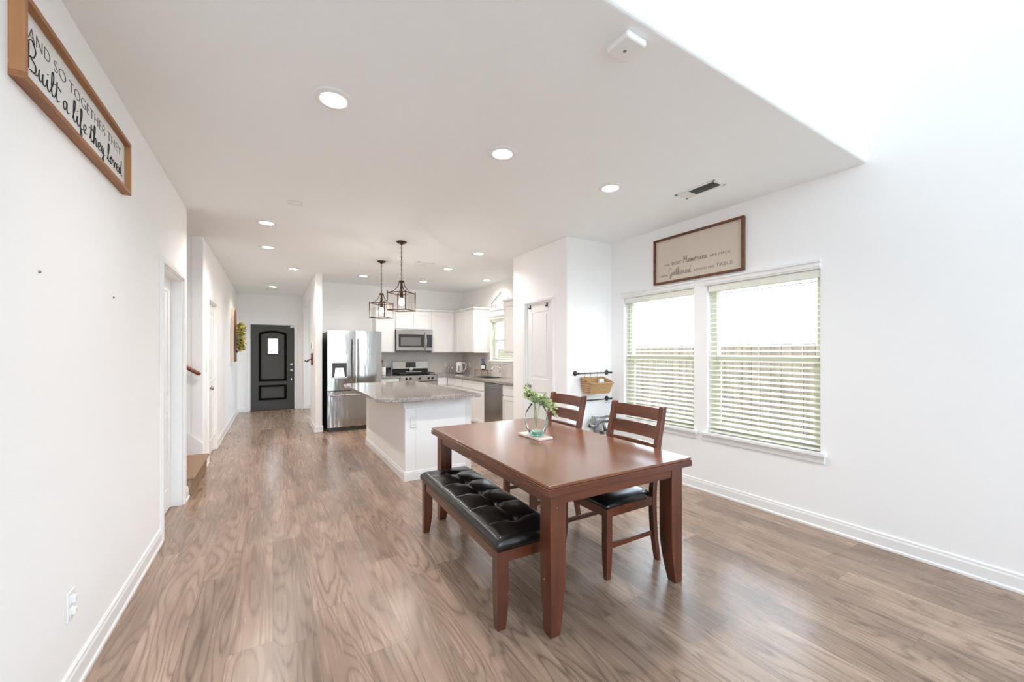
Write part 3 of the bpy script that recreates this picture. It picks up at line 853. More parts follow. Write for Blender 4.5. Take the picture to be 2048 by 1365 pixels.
SCR = {
    'a': ([(.62, .85), (.35, 1.0), (.08, .55), (.22, .03), (.5, .3), (.68, .95), (.66, .3), (.8, 0), (1.05, .2)], 1.05),
    'e': ([(0, .1), (.4, .4), (.58, .8), (.38, 1.), (.14, .7), (.15, .25), (.4, 0), (.8, .2)], .8),
    'i': ([(0, .1), (.22, .95), (.22, .3), (.38, 0), (.62, .2)], .62),
    'u': ([(0, .1), (.2, .95), (.2, .25), (.38, 0), (.62, .35), (.7, .95), (.7, .25), (.86, 0), (1.1, .2)], 1.1),
    'l': ([(0, .1), (.42, 1.3), (.48, 2.1), (.3, 2.25), (.2, 1.4), (.22, .3), (.4, 0), (.68, .2)], .68),
    't': ([(0, .1), (.28, 1.2), (.34, 1.9), (.28, .4), (.44, 0), (.7, .2)], .7),
    'h': ([(0, .1), (.42, 1.4), (.46, 2.1), (.28, 2.2), (.2, 1.2), (.18, 0), (.3, .6), (.56, .95), (.7, .6), (.7, .15), (.86, 0), (1.05, .2)], 1.05),
    'f': ([(0, .1), (.42, 1.3), (.48, 2.1), (.28, 2.2), (.22, 1.), (.2, -.8), (.34, -1.1), (.46, -.6), (.32, 0), (.7, .2)], .7),
    'y': ([(0, .1), (.18, .95), (.2, .3), (.4, .02), (.62, .4), (.7, .95), (.68, 0), (.58, -.9), (.34, -1.1), (.24, -.7), (.6, -.1), (1.0, .2)], 1.0),
    'o': ([(0, .1), (.42, .98), (.18, .85), (.06, .4), (.32, 0), (.62, .4), (.5, .92), (.6, .75), (.9, .75)], .9),
    'v': ([(0, .7), (.15, .9), (.34, 0), (.58, .9), (.8, .75)], .8),
    'd': ([(.62, .85), (.35, 1.0), (.08, .55), (.22, .03), (.55, .4), (.8, 2.1), (.7, .3), (.86, 0), (1.1, .2)], 1.1),
    'r': ([(0, .1), (.18, 1.05), (.4, .85), (.4, .3), (.58, 0), (.78, .2)], .78),
    's': ([(0, .1), (.32, 1), (.48, .5), (.3, 0), (.05, .1), (.7, .2)], .7),
    'm': ([(0, .1), (.15, .95), (.18, 0), (.42, .95), (.52, 0), (.78, .95), (.88, .1), (1.1, .2)], 1.1),
    'g': ([(0, .1), (.5, .95), (.2, .9), (.05, .4), (.25, .02), (.6, .4), (.7, .95), (.66, -.7), (.4, -1.1), (.3, -.7), (1.0, .2)], 1.0),
    'B': ([(.25, 0), (.3, 2.3), (.28, .9), (.1, 1.9), (.6, 2.8), (1.15, 2.2), (.9, 1.4), (.45, 1.2), (1.1, .9), (1.1, .2), (.4, 0), (1.4, .2)], 1.4),
    'G': ([(1.0, 1.8), (.6, 2.3), (.15, 1.4), (.3, .1), (.85, .3), (1., .9), (.95, -.4), (.6, -.9), (.5, -.4), (1.3, .2)], 1.3),
    'M': ([(0, 0), (.2, 2.1), (.55, .7), (1.0, 2.1), (1.15, .1), (1.4, .2)], 1.4),
    'H': ([(.2, 0), (.2, 2.1), (.2, 1.0), (.9, 1.1), (.9, 2.1), (.9, 0), (1.1, .2)], 1.1),
}


def catmull(P, k=5):
    out = []
    for i in range(len(P) - 1):
        p0, p1, p2, p3 = P[max(i - 1, 0)], P[i], P[i + 1], P[min(i + 2, len(P) - 1)]
        for s in range(k):
            t = s / k
            out.append(tuple(0.5 * (2 * p1[j] + (p2[j] - p0[j]) * t + (2 * p0[j] - 5 * p1[j] + 4 * p2[j] - p3[j]) * t * t + (3 * p1[j] - p0[j] - 3 * p2[j] + p3[j]) * t ** 3) for j in (0, 1)))
    out.append(P[-1]); return out


def script_mesh(words, name, mat, f3, parent, xh, r, width):
    """words: cursive text; f3(u, v) -> point on the board"""
    tot = 0; strokes = []
    for wd in words.split(' '):
        pts = []; x = tot
        for ch in wd:
            g, adv = SCR[ch]
            q = g if not pts else g[1:]
            pts += [(x + u, v) for u, v in q]
            if ch == 't': strokes.append([(x - .15, 1.35), (x + .4, 1.5), (x + .95, 1.35)])
            if ch == 'i': strokes.append([(x + .26, 1.45), (x + .30, 1.55)])
            x += adv
        strokes.append(pts); tot = x + 0.55
    s = width / (tot - .55)
    m = MB()
    for st in strokes:
        c = catmull(st) if len(st) > 2 else st
        m.tube([f3(u * s, v * xh) for u, v in c], r, 5)
    return m.build(name, mat, parent)


# left sign on the wall
SX, SY0, SY1, SZ0, SZ1 = L, 1.84, 2.925, 2.228, 2.508
t = thing('wall_sign', 'white sign with black handwriting in a knotty pine frame on the left wall', 'sign', (SX, SY0, SZ0))
fw, fd = 0.020, 0.036
m = MB(); m.box(SX, SY0 + fw, SZ0 + fw, SX + 0.012, SY1 - fw, SZ1 - fw); m.build('board', BOARD, t)
m = MB(); m.box(SX, SY0 + 0.0, SZ0, SX + fd, SY1, SZ0 + fw, 0); m.box(SX, SY0, SZ1 - fw, SX + fd, SY1, SZ1, 0)
m.box(SX, SY0, SZ0 + fw, SX + fd, SY0 + fw, SZ1 - fw, 1); m.box(SX, SY1 - fw, SZ0 + fw, SX + fd, SY1, SZ1 - fw, 1)
m.build('frame', [PINE, PINEZ], t, bevel=0.0015)
mY = lambda y, z: Matrix(((0, 0, 1, SX + 0.0125), (1, 0, 0, y), (0, 1, 0, z), (0, 0, 0, 1)))
thin = simple('thin_ink', (0.09, 0.09, 0.09, 1), 0.6)
for wd, u0, wd_w in (('AND', 0, 0.147), ('SO', 0.176, 0.098), ('TOGETHER', 0.303, 0.391), ('THEY', 0.724, 0.196)):
    text_mesh(wd, 0.062, 'lettering', thin, mY(SY0 + 0.085 + u0, 2.405), t, width=wd_w, off=-0.0016)
script_mesh('Built a life they loved', 'handwriting', INK, lambda u, v: (SX + 0.0135, SY0 + 0.07 + u, 2.305 + v), t, 0.037, 0.0017, 0.955)

# framed sign over the windows
PX, PA, PB, PZ0, PZ1 = R, 1.978, 2.965, 2.12, 2.612
t = thing('wall_sign', 'beige canvas sign with grey lettering in a walnut frame above the windows', 'sign', (PX, PA, PZ0))
m = MB(); m.box(PX - 0.014, PA + 0.02, PZ0 + 0.02, PX, PB - 0.02, PZ1 - 0.02); m.build('board', LINEN, t)
m = MB(); fd = 0.034; fw = 0.021
m.box(PX - fd, PA, PZ0, PX, PB, PZ0 + fw); m.box(PX - fd, PA, PZ1 - fw, PX, PB, PZ1); m.box(PX - fd, PA, PZ0 + fw, PX, PA + fw, PZ1 - fw); m.box(PX - fd, PB - fw, PZ0 + fw, PX, PB, PZ1 - fw)
m.build('frame', WALNUT, t, bevel=0.0015)
mR = lambda y, z: Matrix(((0, 0, -1, PX - 0.0145), (-1, 0, 0, y), (0, 1, 0, z), (0, 0, 0, 1)))
g3 = lambda y0, z0: (lambda u, v: (PX - 0.0155, y0 - u, z0 + v))
y0 = PB - 0.13; za = 2.305
text_mesh('THE', 0.032, 'lettering', GREYINK, mR(y0, za), t, width=0.07)
text_mesh('BEST', 0.046, 'lettering', GREYINK, mR(y0 - 0.095, za), t, width=0.115)
script_mesh('Memories', 'handwriting', GREYINK, g3(y0 - 0.235, za), t, 0.034, 0.0022, 0.26)
text_mesh('ARE MADE', 0.032, 'lettering', GREYINK, mR(y0 - 0.52, za + 0.004), t, width=0.21)
y0 = PB - 0.085; za = 2.195
text_mesh('WHEN', 0.030, 'lettering', GREYINK, mR(y0, za), t, width=0.085)
script_mesh('Gathered', 'handwriting', GREYINK, g3(y0 - 0.10, za), t, 0.036, 0.0023, 0.27)
text_mesh('AROUND THE', 0.030, 'lettering', GREYINK, mR(y0 - 0.395, za + 0.004), t, width=0.215)
text_mesh('TABLE', 0.048, 'lettering', GREYINK, mR(y0 - 0.63, za + 0.004), t, width=0.165)

# ------------------------------------------------------------------ wall plates


def outlet(x, y, z, ax, n, label, kind='outlet', group=None):
    t = thing('wall_outlet' if kind == 'outlet' else 'light_switch', label, 'outlet' if kind == 'outlet' else 'light switch', (x, y, z), group)
    w, h = 0.035, 0.058

    def B(m, u0, v0, u1, v1, d0, d1):
        if ax == 'x': m.box(x + n * d0, y + u0, z + v0, x + n * d1, y + u1, z + v1)
        else: m.box(x + u0, y + n * d0, z + v0, x + u1, y + n * d1, z + v1)
    m = MB(); B(m, -w, -h, w, h, 0, 0.006); m.build('plate', WHITEP, t, bevel=0.003)
    if kind == 'outlet':
        for s in (-1, 1):
            m = MB(); B(m, -0.017, s * 0.024 - 0.014, 0.017, s * 0.024 + 0.014, 0.0055, 0.008); k = m.build('receptacle', TRIM, t, bevel=0.003)
            m = MB(); B(m, -0.008, s * 0.024 - 0.006, -0.006, s * 0.024 + 0.006, 0.0078, 0.0083); B(m, 0.006, s * 0.024 - 0.006, 0.008, s * 0.024 + 0.006, 0.0078, 0.0083); m.build('slots', DARKGREY, k)
    else:
        m = MB(); B(m, -0.016, -0.032, 0.016, 0.032, 0.0055, 0.009); m.build('rocker', TRIM, t, bevel=0.002)
    return t


o = outlet(L, 2.275, 0.36, 'x', 1, 'white outlet low on the near left wall')
for s in (-1, 1):
    m = MB(); m.box(L + 0.0075, 2.275 - 0.014, 0.36 + s * 0.024 - 0.012, L + 0.02, 2.275 + 0.014, 0.36 + s * 0.024 + 0.012); m.build('safety_cap', WHITEP, o, bevel=0.003)
outlet(L, 9.15, 0.34, 'x', 1, 'white outlet low on the hall wall below the arched decoration')
outlet(L, 6.04, 1.2, 'x', 1, 'light switch on the hall wall beside the closet door', 'switch')
outlet(3.02, YP, 1.37, 'y', -1, 'light switch on the pantry wall above the iron rails', 'switch')
outlet(3.335, YK - 0.008, 1.11, 'y', -1, 'outlet in the back tile wall right of the range')
outlet(KW - 0.008, 8.05, 1.09, 'x', -1, 'outlet in the tile wall just behind the kettle')
outlet(KW - 0.008, 7.47, 1.15, 'x', -1, 'outlet in the tile wall behind the lilac air freshener')
outlet(1.301, 4.198, 0.623, 'y', -1, 'white outlet on the end of the kitchen island')
outlet(0.626, 7.78, 0.36, 'x', -1, 'outlet low on the end wall left of the fridge')
m = MB(); m.lathe([(0.005, 0), (0.005, 0.004), (0.001, 0.006)], (L, 2.03, 1.655), 10, axis='x'); tag(m.build('wall_anchor', GREYPL), 'small grey screw in the left wall below the sign, nearer the camera', 'screw', 'screws in the left wall')
m = MB(); m.lathe([(0.005, 0), (0.005, 0.004), (0.001, 0.006)], (L, 2.78, 1.655), 10, axis='x'); tag(m.build('wall_anchor', GREYPL), 'small grey screw in the left wall, nearer the first door', 'screw', 'screws in the left wall')

# ------------------------------------------------------------------ stairs and handrail
t = thing('staircase', 'carpeted staircase rising left from the hall behind the near wall', 'staircase', (L, 5.33, 0))
m = MB(); x = -0.665
for k in range(9):
    x1 = x - 0.27 * k; z1 = 0.188 * (k + 1)
    if k < 8: m.box(x1 - 3.4 + 0.27 * k, 4.815, z1 - 0.188, x1, 5.845, z1 - 0.03)
    m.box(x1 - 0.30, 4.815, z1 - 0.03, x1 + 0.025, 5.845, z1)
m.build('carpet_steps', CARPET, t, bevel=0.012, segs=3)
m = MB()
for yy0, yy1 in ((5.845, 5.857), (4.803, 4.814)):
    m.loft([[(L - 0.005, yy, 0.0), (L - 0.005, yy, 0.30), (L - 0.12, yy, 0.42), (-3.0, yy, 2.40), (-3.0, yy, 1.9), (L - 0.3, yy, 0.0)] for yy in (yy0, yy1)], True, False)
m.build('skirt_board', TRIM, t)
t = thing('handrail', 'brown wooden handrail on the staircase wall', 'handrail', (-0.75, 5.80, 1.1))
m = MB(); m.tube([(-0.722, 5.80, 1.118), (-0.74, 5.80, 1.132), (-2.8, 5.80, 2.55)], [0.017, 0.022, 0.022], 12); m.build('rail', OAK, t)
for q in (0.12, 0.5, 0.88):
    xx, zz = -0.74 - 2.06 * q, 1.132 + 1.418 * q
    m = MB(); m.tube([(xx, 5.80, zz - 0.018), (xx, 5.80, zz - 0.06), (xx, 5.862, zz - 0.07)], 0.006, 8); m.build('bracket', STEEL2, t)

# ------------------------------------------------------------------ hall decor
t = thing('arch_decoration', 'tall arched wooden wall panel with a pale rim on the hall wall', 'wall decoration', (L, 9.45, 1.19))
AF = lambda u, v, n: (n, u, v)


def arch(y0, y1, z0, z1, n=16):
    r = (y1 - y0) / 2; c = (y0 + y1) / 2; pts = [(y0, z0), (y1, z0), (y1, z1 - r)]
    for i in range(1, n): pts.append((c + r * cos(pi * i / n), z1 - r + r * sin(pi * i / n)))
    pts.append((y0, z1 - r)); return pts


oa, ia = arch(9.25, 10.0, 1.18, 2.25), arch(9.262, 9.988, 1.192, 2.238)
m = MB()
for i in range(len(oa)):
    j = (i + 1) % len(oa); m.poly([oa[i], oa[j], ia[j], ia[i]], AF, L + 0.002, L + 0.055)
m.build('rim', PALEWOOD, t)
m = MB(); m.poly(ia, AF, L + 0.002, L + 0.054); m.build('panel', REDWOOD, t)
t = thing('wreath', 'yellow green leafy wreath hanging on the arched wall panel', 'wreath', (L + 0.1, 9.62, 1.68))
rnd = random.Random(5)


def leaf(mb, p, d, up, ln, wd, mi=0):
    d = d.normalized(); s = d.cross(up)
    if s.length < 1e-4: s = d.cross(Vector((0.3, 0.2, 1)))
    s.normalize(); n = s.cross(d).normalized()
    a = mb.b.verts.new(p); b = mb.b.verts.new(p + d * ln * .5 + s * wd * .5 + n * wd * .12); c = mb.b.verts.new(p + d * ln); e = mb.b.verts.new(p + d * ln * .5 - s * wd * .5 + n * wd * .12)
    g = mb.b.verts.new(p + d * ln * .5 - n * wd * 0.06)
    for q in ((a, b, g), (b, c, g), (c, e, g), (e, a, g)):
        f = mb.b.faces.new(q); f.material_index = mi; f.smooth = True


m = MB(); C = Vector((L + 0.12, 9.62, 1.68))
for k in range(430):
    a = rnd.uniform(0, 2 * pi); q = rnd.uniform(0.6, 1.15)
    p = C + Vector((rnd.uniform(-0.05, 0.06), 0.13 * q * cos(a), 0.22 * q * sin(a)))
    d = Vector((rnd.uniform(-0.1, 1.0), cos(a) * rnd.uniform(-.2, 1), sin(a) * rnd.uniform(-.2, 1)))
    leaf(m, p, d, Vector((rnd.uniform(-1, 1), rnd.uniform(-1, 1), 1)), rnd.uniform(0.05, 0.09), rnd.uniform(0.028, 0.045), 0 if rnd.random() < 0.72 else 1)
m.build('foliage', [LEAFY, LEAFG], t)
m = MB(); m.tube([C + Vector((-0.04, 0.13 * cos(a), 0.22 * sin(a))) for a in [2 * pi * i / 24 for i in range(24)]], 0.012, 6, closed=True); m.build('ring', STEM, t)

# wing wall gadgets
m = MB(); m.box(0.601, 8.02, 1.43, 0.627, 8.12, 1.56); t = tag(m.build('thermostat', WHITEP, bevel=0.006), 'white thermostat on the end wall left of the fridge', 'thermostat')
m = MB(); m.box(0.599, 8.035, 1.445, 0.6015, 8.105, 1.545); m.build('screen', BLACKGL, t)
t = thing('key_rack', 'small reddish wooden key rack with black hooks left of the fridge', 'key rack', (0.627, 8.1, 1.25))
m = MB(); m.box(0.607, 7.98, 1.14, 0.627, 8.30, 1.36); m.build('board', REDWOOD, t, bevel=0.002)
for k in range(3):
    yy = 8.05 + k * 0.09
    m = MB(); m.tube([(0.607, yy, 1.25), (0.56, yy, 1.235), (0.525, yy, 1.20), (0.50, yy, 1.225)], 0.009, 6); m.build('hook', BLACKM, t)

# ------------------------------------------------------------------ refrigerator
FX0, FX1, FY, FZ = 0.800, 1.705, 7.44, 1.755
t = thing('refrigerator', 'stainless french door refrigerator with ice dispenser beside the wall end', 'refrigerator', ((FX0 + FX1) / 2, 7.9, 0))
m = MB(); m.box(FX0 + 0.004, FY + 0.075, 0.02, FX1 - 0.004, 8.33, FZ - 0.02); m.build('body', DARKGREY, t, bevel=0.004)
m = MB(); m.box(FX0 + 0.02, FY + 0.03, 0.0, FX1 - 0.02, FY + 0.2, 0.068); m.build('kick_grille', DARKGREY, t)
xm = 1.252


def bowed(m, x0, x1, z0, z1, hole=None):
    """door skin, slightly bowed in x; optional rectangular recess"""
    def yb(x): q = (x - (x0 + x1) / 2) / ((x1 - x0) / 2); return FY + 0.010 * q * q
    xs = sorted(set([x0 + (x1 - x0) * i / 14 for i in range(15)] + ([hole[0], hole[1]] if hole else [])))
    zs = sorted(set([z0, z1] + ([hole[2], hole[3]] if hole else [])))
    for i in range(len(xs) - 1):
        for j in range(len(zs) - 1):
            cx, cz = (xs[i] + xs[i + 1]) / 2, (zs[j] + zs[j + 1]) / 2
            if hole and hole[0] < cx < hole[1] and hole[2] < cz < hole[3]: continue
            m.quadface([(xs[i], yb(xs[i]), zs[j]), (xs[i + 1], yb(xs[i + 1]), zs[j]), (xs[i + 1], yb(xs[i + 1]), zs[j + 1]), (xs[i], yb(xs[i]), zs[j + 1])])
    yf = FY + 0.07
    for xx in (x0, x1): m.quadface([(xx, yb(xx), z0), (xx, yf, z0), (xx, yf, z1), (xx, yb(xx), z1)])
    for zz in (z0, z1):
        for i in range(len(xs) - 1): m.quadface([(xs[i], yb(xs[i]), zz), (xs[i + 1], yb(xs[i + 1]), zz), (xs[i + 1], yf, zz), (xs[i], yf, zz)])
    m.quadface([(x0, yf, z0), (x1, yf, z0), (x1, yf, z1), (x0, yf, z1)])
    bmesh.ops.remove_doubles(m.b, verts=m.b.verts, dist=1e-5)
    for f in m.b.faces: f.smooth = False


DH = (0.875, 1.105, 0.945, 1.19)
m = MB(); bowed(m, FX0, xm - 0.004, 0.712, FZ, None); ld_ = m.build('door', STEEL, t)
m = MB()   # dispenser housing sits proud of the door skin
for q in ((DH[0] - 0.016, DH[0], DH[2] - 0.012, DH[3]), (DH[1], DH[1] + 0.016, DH[2] - 0.012, DH[3]), (DH[0] - 0.016, DH[1] + 0.016, DH[2] - 0.022, DH[2]), (DH[0] - 0.016, DH[1] + 0.016, DH[3], DH[3] + 0.145)):
    m.box(q[0], FY - 0.014, q[2], q[1], FY + 0.012, q[3])
dp = m.build('dispenser', STEEL2, ld_, bevel=0.003)
m = MB(); m.box(DH[0], FY - 0.002, DH[2], DH[1], FY + 0.004, DH[3]); m.box(DH[0] + 0.065, FY - 0.03, DH[3] - 0.06, DH[1] - 0.065, FY, DH[3]); m.build('dispenser_recess', DARKGREY, ld_)
m = MB(); m.loft([[(DH[0] + 0.05, FY - 0.006, DH[2] + 0.16), (DH[1] - 0.05, FY - 0.006, DH[2] + 0.16), (DH[1] - 0.05, FY, DH[2] + 0.16), (DH[0] + 0.05, FY, DH[2] + 0.16)], [(DH[0] + 0.03, FY - 0.02, DH[2]), (DH[1] - 0.03, FY - 0.02, DH[2]), (DH[1] - 0.03, FY, DH[2]), (DH[0] + 0.03, FY, DH[2])]], True, False); m.build('dispenser_tray', STEEL2, ld_)
m = MB(); bowed(m, xm + 0.004, FX1, 0.712, FZ, None); rd_ = m.build('door', STEEL, t)
for par, xx in ((ld_, xm - 0.045), (rd_, xm + 0.045)):
    m = MB(); pts = [(xx, FY + 0.002, 0.86), (xx, FY - 0.035, 0.87)] + [(xx, FY - 0.035 - 0.022 * sin(pi * i / 10), 0.87 + 0.73 * i / 10) for i in range(1, 10)] + [(xx, FY - 0.035, 1.60), (xx, FY + 0.002, 1.61)]
    m.tube(pts, 0.013, 10); m.build('handle', STEEL2, par)
m = MB(); bowed(m, FX0, FX1, 0.072, 0.70); fz = m.build('freezer_drawer', STEEL, t)
m = MB(); m.tube([(FX0 + 0.06, FY + 0.006, 0.625), (FX0 + 0.065, FY - 0.045, 0.63)] + [(FX0 + 0.07 + 0.77 * i / 8, FY - 0.048, 0.632) for i in range(9)] + [(FX1 - 0.06, FY - 0.045, 0.63), (FX1 - 0.055, FY + 0.006, 0.625)], 0.013, 10); m.build('handle', STEEL2, fz)
m = MB(); m.box(FX0 + 0.02, FY + 0.075, FZ - 0.02, FX0 + 0.12, FY + 0.16, FZ + 0.008); m.box(FX1 - 0.12, FY + 0.075, FZ - 0.02, FX1 - 0.02, FY + 0.16, FZ + 0.008); m.build('hinge_cover', DARKGREY, t)

# ------------------------------------------------------------------ cabinets


def shaker(parent, name, o, u, n, u0, u1, z0, z1, mat=CAB, frame=0.055):
    """recessed panel front; o origin, u along, n outward, both axis vectors"""
    m = MB(); O, U, Nn = Vector(o), Vector(u), Vector(n)

    def B(a0, b0, a1, b1, d0, d1):
        p, q = O + U * a0 + Nn * d0, O + U * a1 + Nn * d1
        m.box(p.x, p.y, b0, q.x, q.y, b1)
    g = 0.002
    u0 += g; u1 -= g; z0 += g; z1 -= g
    f = min(frame, (z1 - z0) * 0.3)
    B(u0, z0, u0 + frame, z1, 0.0, 0.02); B(u1 - frame, z0, u1, z1, 0.0, 0.02)
    B(u0 + frame, z0, u1 - frame, z0 + f, 0, 0.02); B(u0 + frame, z1 - f, u1 - frame, z1, 0, 0.02)
    B(u0 + frame, z0 + f, u1 - frame, z1 - f, 0, 0.011)
    return m.build(name, mat, parent, bevel=0.002)


def slab(parent, name, o, u, n, u0, u1, z0, z1, mat=CAB):
    m = MB(); O, U, Nn = Vector(o), Vector(u), Vector(n)
    p, q = O + U * (u0 + 0.002), O + U * (u1 - 0.002) + Nn * 0.02
    m.box(p.x, p.y, z0 + 0.002, q.x, q.y, z1 - 0.002)
    return m.build(name, mat, parent, bevel=0.003)


def crown(parent, pts_boxes):
    m = MB()
    for c in pts_boxes: m.box(*c)
    m.build('crown_moulding', CAB, parent, bevel=0.004)


ZU0, ZU1, ZC = 1.37, 2.235, 2.285
FYU = 8.13
U, NY, NX = (1, 0, 0), (0, -1, 0), (-1, 0, 0)


def wall_cab_back(x0, x1, z0, doors, label):
    t = thing('wall_cabinet', label, 'cabinet', ((x0 + x1) / 2, FYU, z0), 'white wall cabinets of the kitchen')
    m = MB(); m.box(x0 + 0.0005, FYU, z0, x1 - 0.0005, YK - 0.001, ZU1); m.build('body', CAB, t)
    for a, b in doors: shaker(t, 'door', (0, FYU, 0), U, NY, a, b, z0 + 0.012, ZU1 - 0.02)
    crown(t, [(x0, FYU - 0.012, ZU1, x1, YK - 0.001, ZU1 + 0.018), (x0, FYU - 0.03, ZU1 + 0.018, x1, YK - 0.001, ZC)])
    return t


wall_cab_back(1.742, 2.128, ZU0, [(1.75, 2.12)], 'white wall cabinet between the fridge and the microwave')
wall_cab_back(2.130, 2.890, 1.845, [(2.138, 2.508), (2.512, 2.884)], 'short white wall cabinet with two doors above the microwave')
wall_cab_back(2.892, 3.432, ZU0, [(2.90, 3.385)], 'white wall cabinet right of the microwave, in the corner')
t = thing('wall_cabinet', 'white wall cabinet with two doors left of the sink window', 'cabinet', (3.44, 7.6, ZU0), 'white wall cabinets of the kitchen')
XU = 3.436
m = MB(); m.box(XU, 7.15, ZU0, KW - 0.001, 8.128, ZU1); m.build('body', CAB, t)
for a, b in ((7.158, 7.60), (7.604, 8.045)): shaker(t, 'door', (XU, 0, 0), (0, 1, 0), NX, a, b, ZU0 + 0.012, ZU1 - 0.02)
crown(t, [(XU - 0.012, 7.138, ZU1, KW - 0.001, 8.118, ZU1 + 0.018), (XU - 0.03, 7.12, ZU1 + 0.018, KW - 0.001, 8.10, ZC)])
t = thing('wall_cabinet', 'white wall cabinet right of the sink window, half hidden by the pantry wall', 'cabinet', (3.44, 5.4, ZU0), 'white wall cabinets of the kitchen')
m = MB(); m.box(XU, YP2 + 0.002, ZU0, KW - 0.001, 5.955, ZU1); m.build('body', CAB, t)
for a, b in ((5.42, 5.948), (4.88, 5.416)): shaker(t, 'door', (XU, 0, 0), (0, 1, 0), NX, a, b, ZU0 + 0.012, ZU1 - 0.02)
crown(t, [(XU - 0.012, YP2 + 0.002, ZU1, KW - 0.001, 5.967, ZU1 + 0.018), (XU - 0.03, YP2 + 0.002, ZU1 + 0.018, KW - 0.001, 5.985, ZC)])

# base cabinets
ZB, TK, XB, YBC = 0.874, 0.10, 3.14, 7.81


def base_body(t, x0, y0, x1, y1, face):
    m = MB(); m.box(x0, y0, TK, x1, y1, ZB - 0.001)
    if face == 'y': m.box(x0, y0 + 0.07, 0, x1, y1, TK)
    else: m.box(x0 + 0.07, y0, 0, x1, y1, TK)
    m.build('body', CAB, t)


BG = 'white base cabinets of the kitchen'
t = thing('base_cabinet', 'white base cabinet between the fridge and the range', 'cabinet', (1.94, 8.1, 0), BG)
base_body(t, 1.745, YBC, 2.128, YK - 0.001, 'y')
slab(t, 'drawer', (0, YBC, 0), U, NY, 1.75, 2.12, 0.70, 0.86); shaker(t, 'door', (0, YBC, 0), U, NY, 1.75, 2.12, 0.12, 0.685)
t = thing('base_cabinet', 'white base cabinet in the corner right of the range', 'cabinet', (3.02, 8.1, 0), BG)
base_body(t, 2.903, YBC, KW - 0.001, YK - 0.001, 'y')
slab(t, 'drawer', (0, YBC, 0), U, NY, 2.908, 3.12, 0.70, 0.86); shaker(t, 'door', (0, YBC, 0), U, NY, 2.908, 3.12, 0.12, 0.685, frame=0.045)
for i, (a, b, dr, dd, lab) in enumerate([
        (7.02, 7.785, [(7.03, 7.39), (7.395, 7.76)], [(7.03, 7.39), (7.395, 7.76)], 'white base cabinet under the kettle with two drawers over doors'),
        (6.09, 7.018, [(6.10, 7.01)], [(6.10, 6.55), (6.555, 7.01)], 'white sink cabinet left of the dishwasher'),
        (YP2 + 0.003, 5.472, [(4.88, 5.46)], [(4.88, 5.46)], 'white base cabinet between the dishwasher and the pantry wall')]):
    t = thing('base_cabinet', lab, 'cabinet', (XB, (a + b) / 2, 0), BG)
    if i == 1:
        m = MB()
        for q in ((XB, a, TK, KW - 0.001, b, 0.66), (XB, a, 0.66, XB + 0.02, b, ZB - 0.001), (XB, a, 0.66, KW - 0.001, a + 0.018, ZB - 0.001), (XB, b - 0.018, 0.66, KW - 0.001, b, ZB - 0.001), (XB + 0.07, a, 0, KW - 0.001, b, TK)): m.box(*q)
        m.build('body', CAB, t)
    else: base_body(t, XB, a, KW - 0.001, b, 'x')
    for q in dr: slab(t, 'drawer', (XB, 0, 0), (0, 1, 0), NX, q[0], q[1], 0.70, 0.86)
    for q in dd: shaker(t, 'door', (XB, 0, 0), (0, 1, 0), NX, q[0], q[1], 0.12, 0.685)
t = thing('dishwasher', 'stainless dishwasher under the counter next to the pantry wall', 'dishwasher', (XB, 5.78, 0))
m = MB(); m.box(XB + 0.01, 5.478, 0.09, KW - 0.06, 6.084, 0.865); m.build('body', DARKGREY, t)
m = MB(); m.box(XB - 0.024, 5.482, 0.115, XB + 0.01, 6.08, 0.862); dw = m.build('door', STEEL2, t, bevel=0.004)
m = MB(); m.box(XB - 0.04, 5.54, 0.775, XB - 0.024, 6.02, 0.80); m.build('handle', STEEL2, dw, bevel=0.006)
m = MB(); m.box(XB + 0.05, 5.49, 0, XB + 0.08, 6.07, 0.11); m.build('kick_plate', BLACKM, t)

# counters
t = thing('countertop', 'grey speckled granite countertop in an L along the kitchen walls', 'countertop', (3.4, 6.6, ZB))
m = MB(); XC = 3.095; YC_ = 7.765
SK = (6.20, 6.92, 3.22, 3.60)   # sink cut-out y0,y1,x0,x1
m.box(XC, YP2 + 0.002, ZB, KW - 0.001, SK[0], ZB + 0.036); m.box(XC, SK[1], ZB, KW - 0.001, YK - 0.001, ZB + 0.036)
m.box(XC, SK[0], ZB, SK[2], SK[1], ZB + 0.036); m.box(SK[3], SK[0], ZB, KW - 0.001, SK[1], ZB + 0.036)
m.box(2.903, YC_, ZB, XC, YK - 0.001, ZB + 0.036)
m.build('slab', GRAN, t)
o = tag(bx('countertop', GRAN, (1.745, YC_, ZB, 2.128, YK - 0.001, ZB + 0.036), bevel=0.003), 'short granite countertop between the fridge and the range', 'countertop')
t = thing('sink', 'stainless undermount sink below the kitchen window', 'sink', (3.41, 6.56, 0.9))
m = MB()
y0, y1, x0, x1 = SK[0] + 0.002, SK[1] - 0.002, SK[2] + 0.002, SK[3] - 0.002
for q in ((x0, y0, 0.70, x0 + 0.004, y1, ZB + 0.034), (x1 - 0.004, y0, 0.70, x1, y1, ZB + 0.034), (x0, y0, 0.70, x1, y0 + 0.004, ZB + 0.034), (x0, y1 - 0.004, 0.70, x1, y1, ZB + 0.034), (x0, y0, 0.70, x1, y1, 0.704), (x0, 6.55, 0.70, x1, 6.57, 0.89)): m.box(*q)
m.build('basin', STEEL2, t)
m = MB(); zr = ZB + 0.0365
for q in ((x0 - 0.025, y0 - 0.025, x0 + 0.004, y1 + 0.025), (x1 - 0.004, y0 - 0.025, x1 + 0.025, y1 + 0.025), (x0, y0 - 0.025, x1, y0 + 0.004), (x0, y1 - 0.004, x1, y1 + 0.025)): m.box(q[0], q[1], zr, q[2], q[3], zr + 0.005)
m.build('rim', CHROME, t, bevel=0.002)
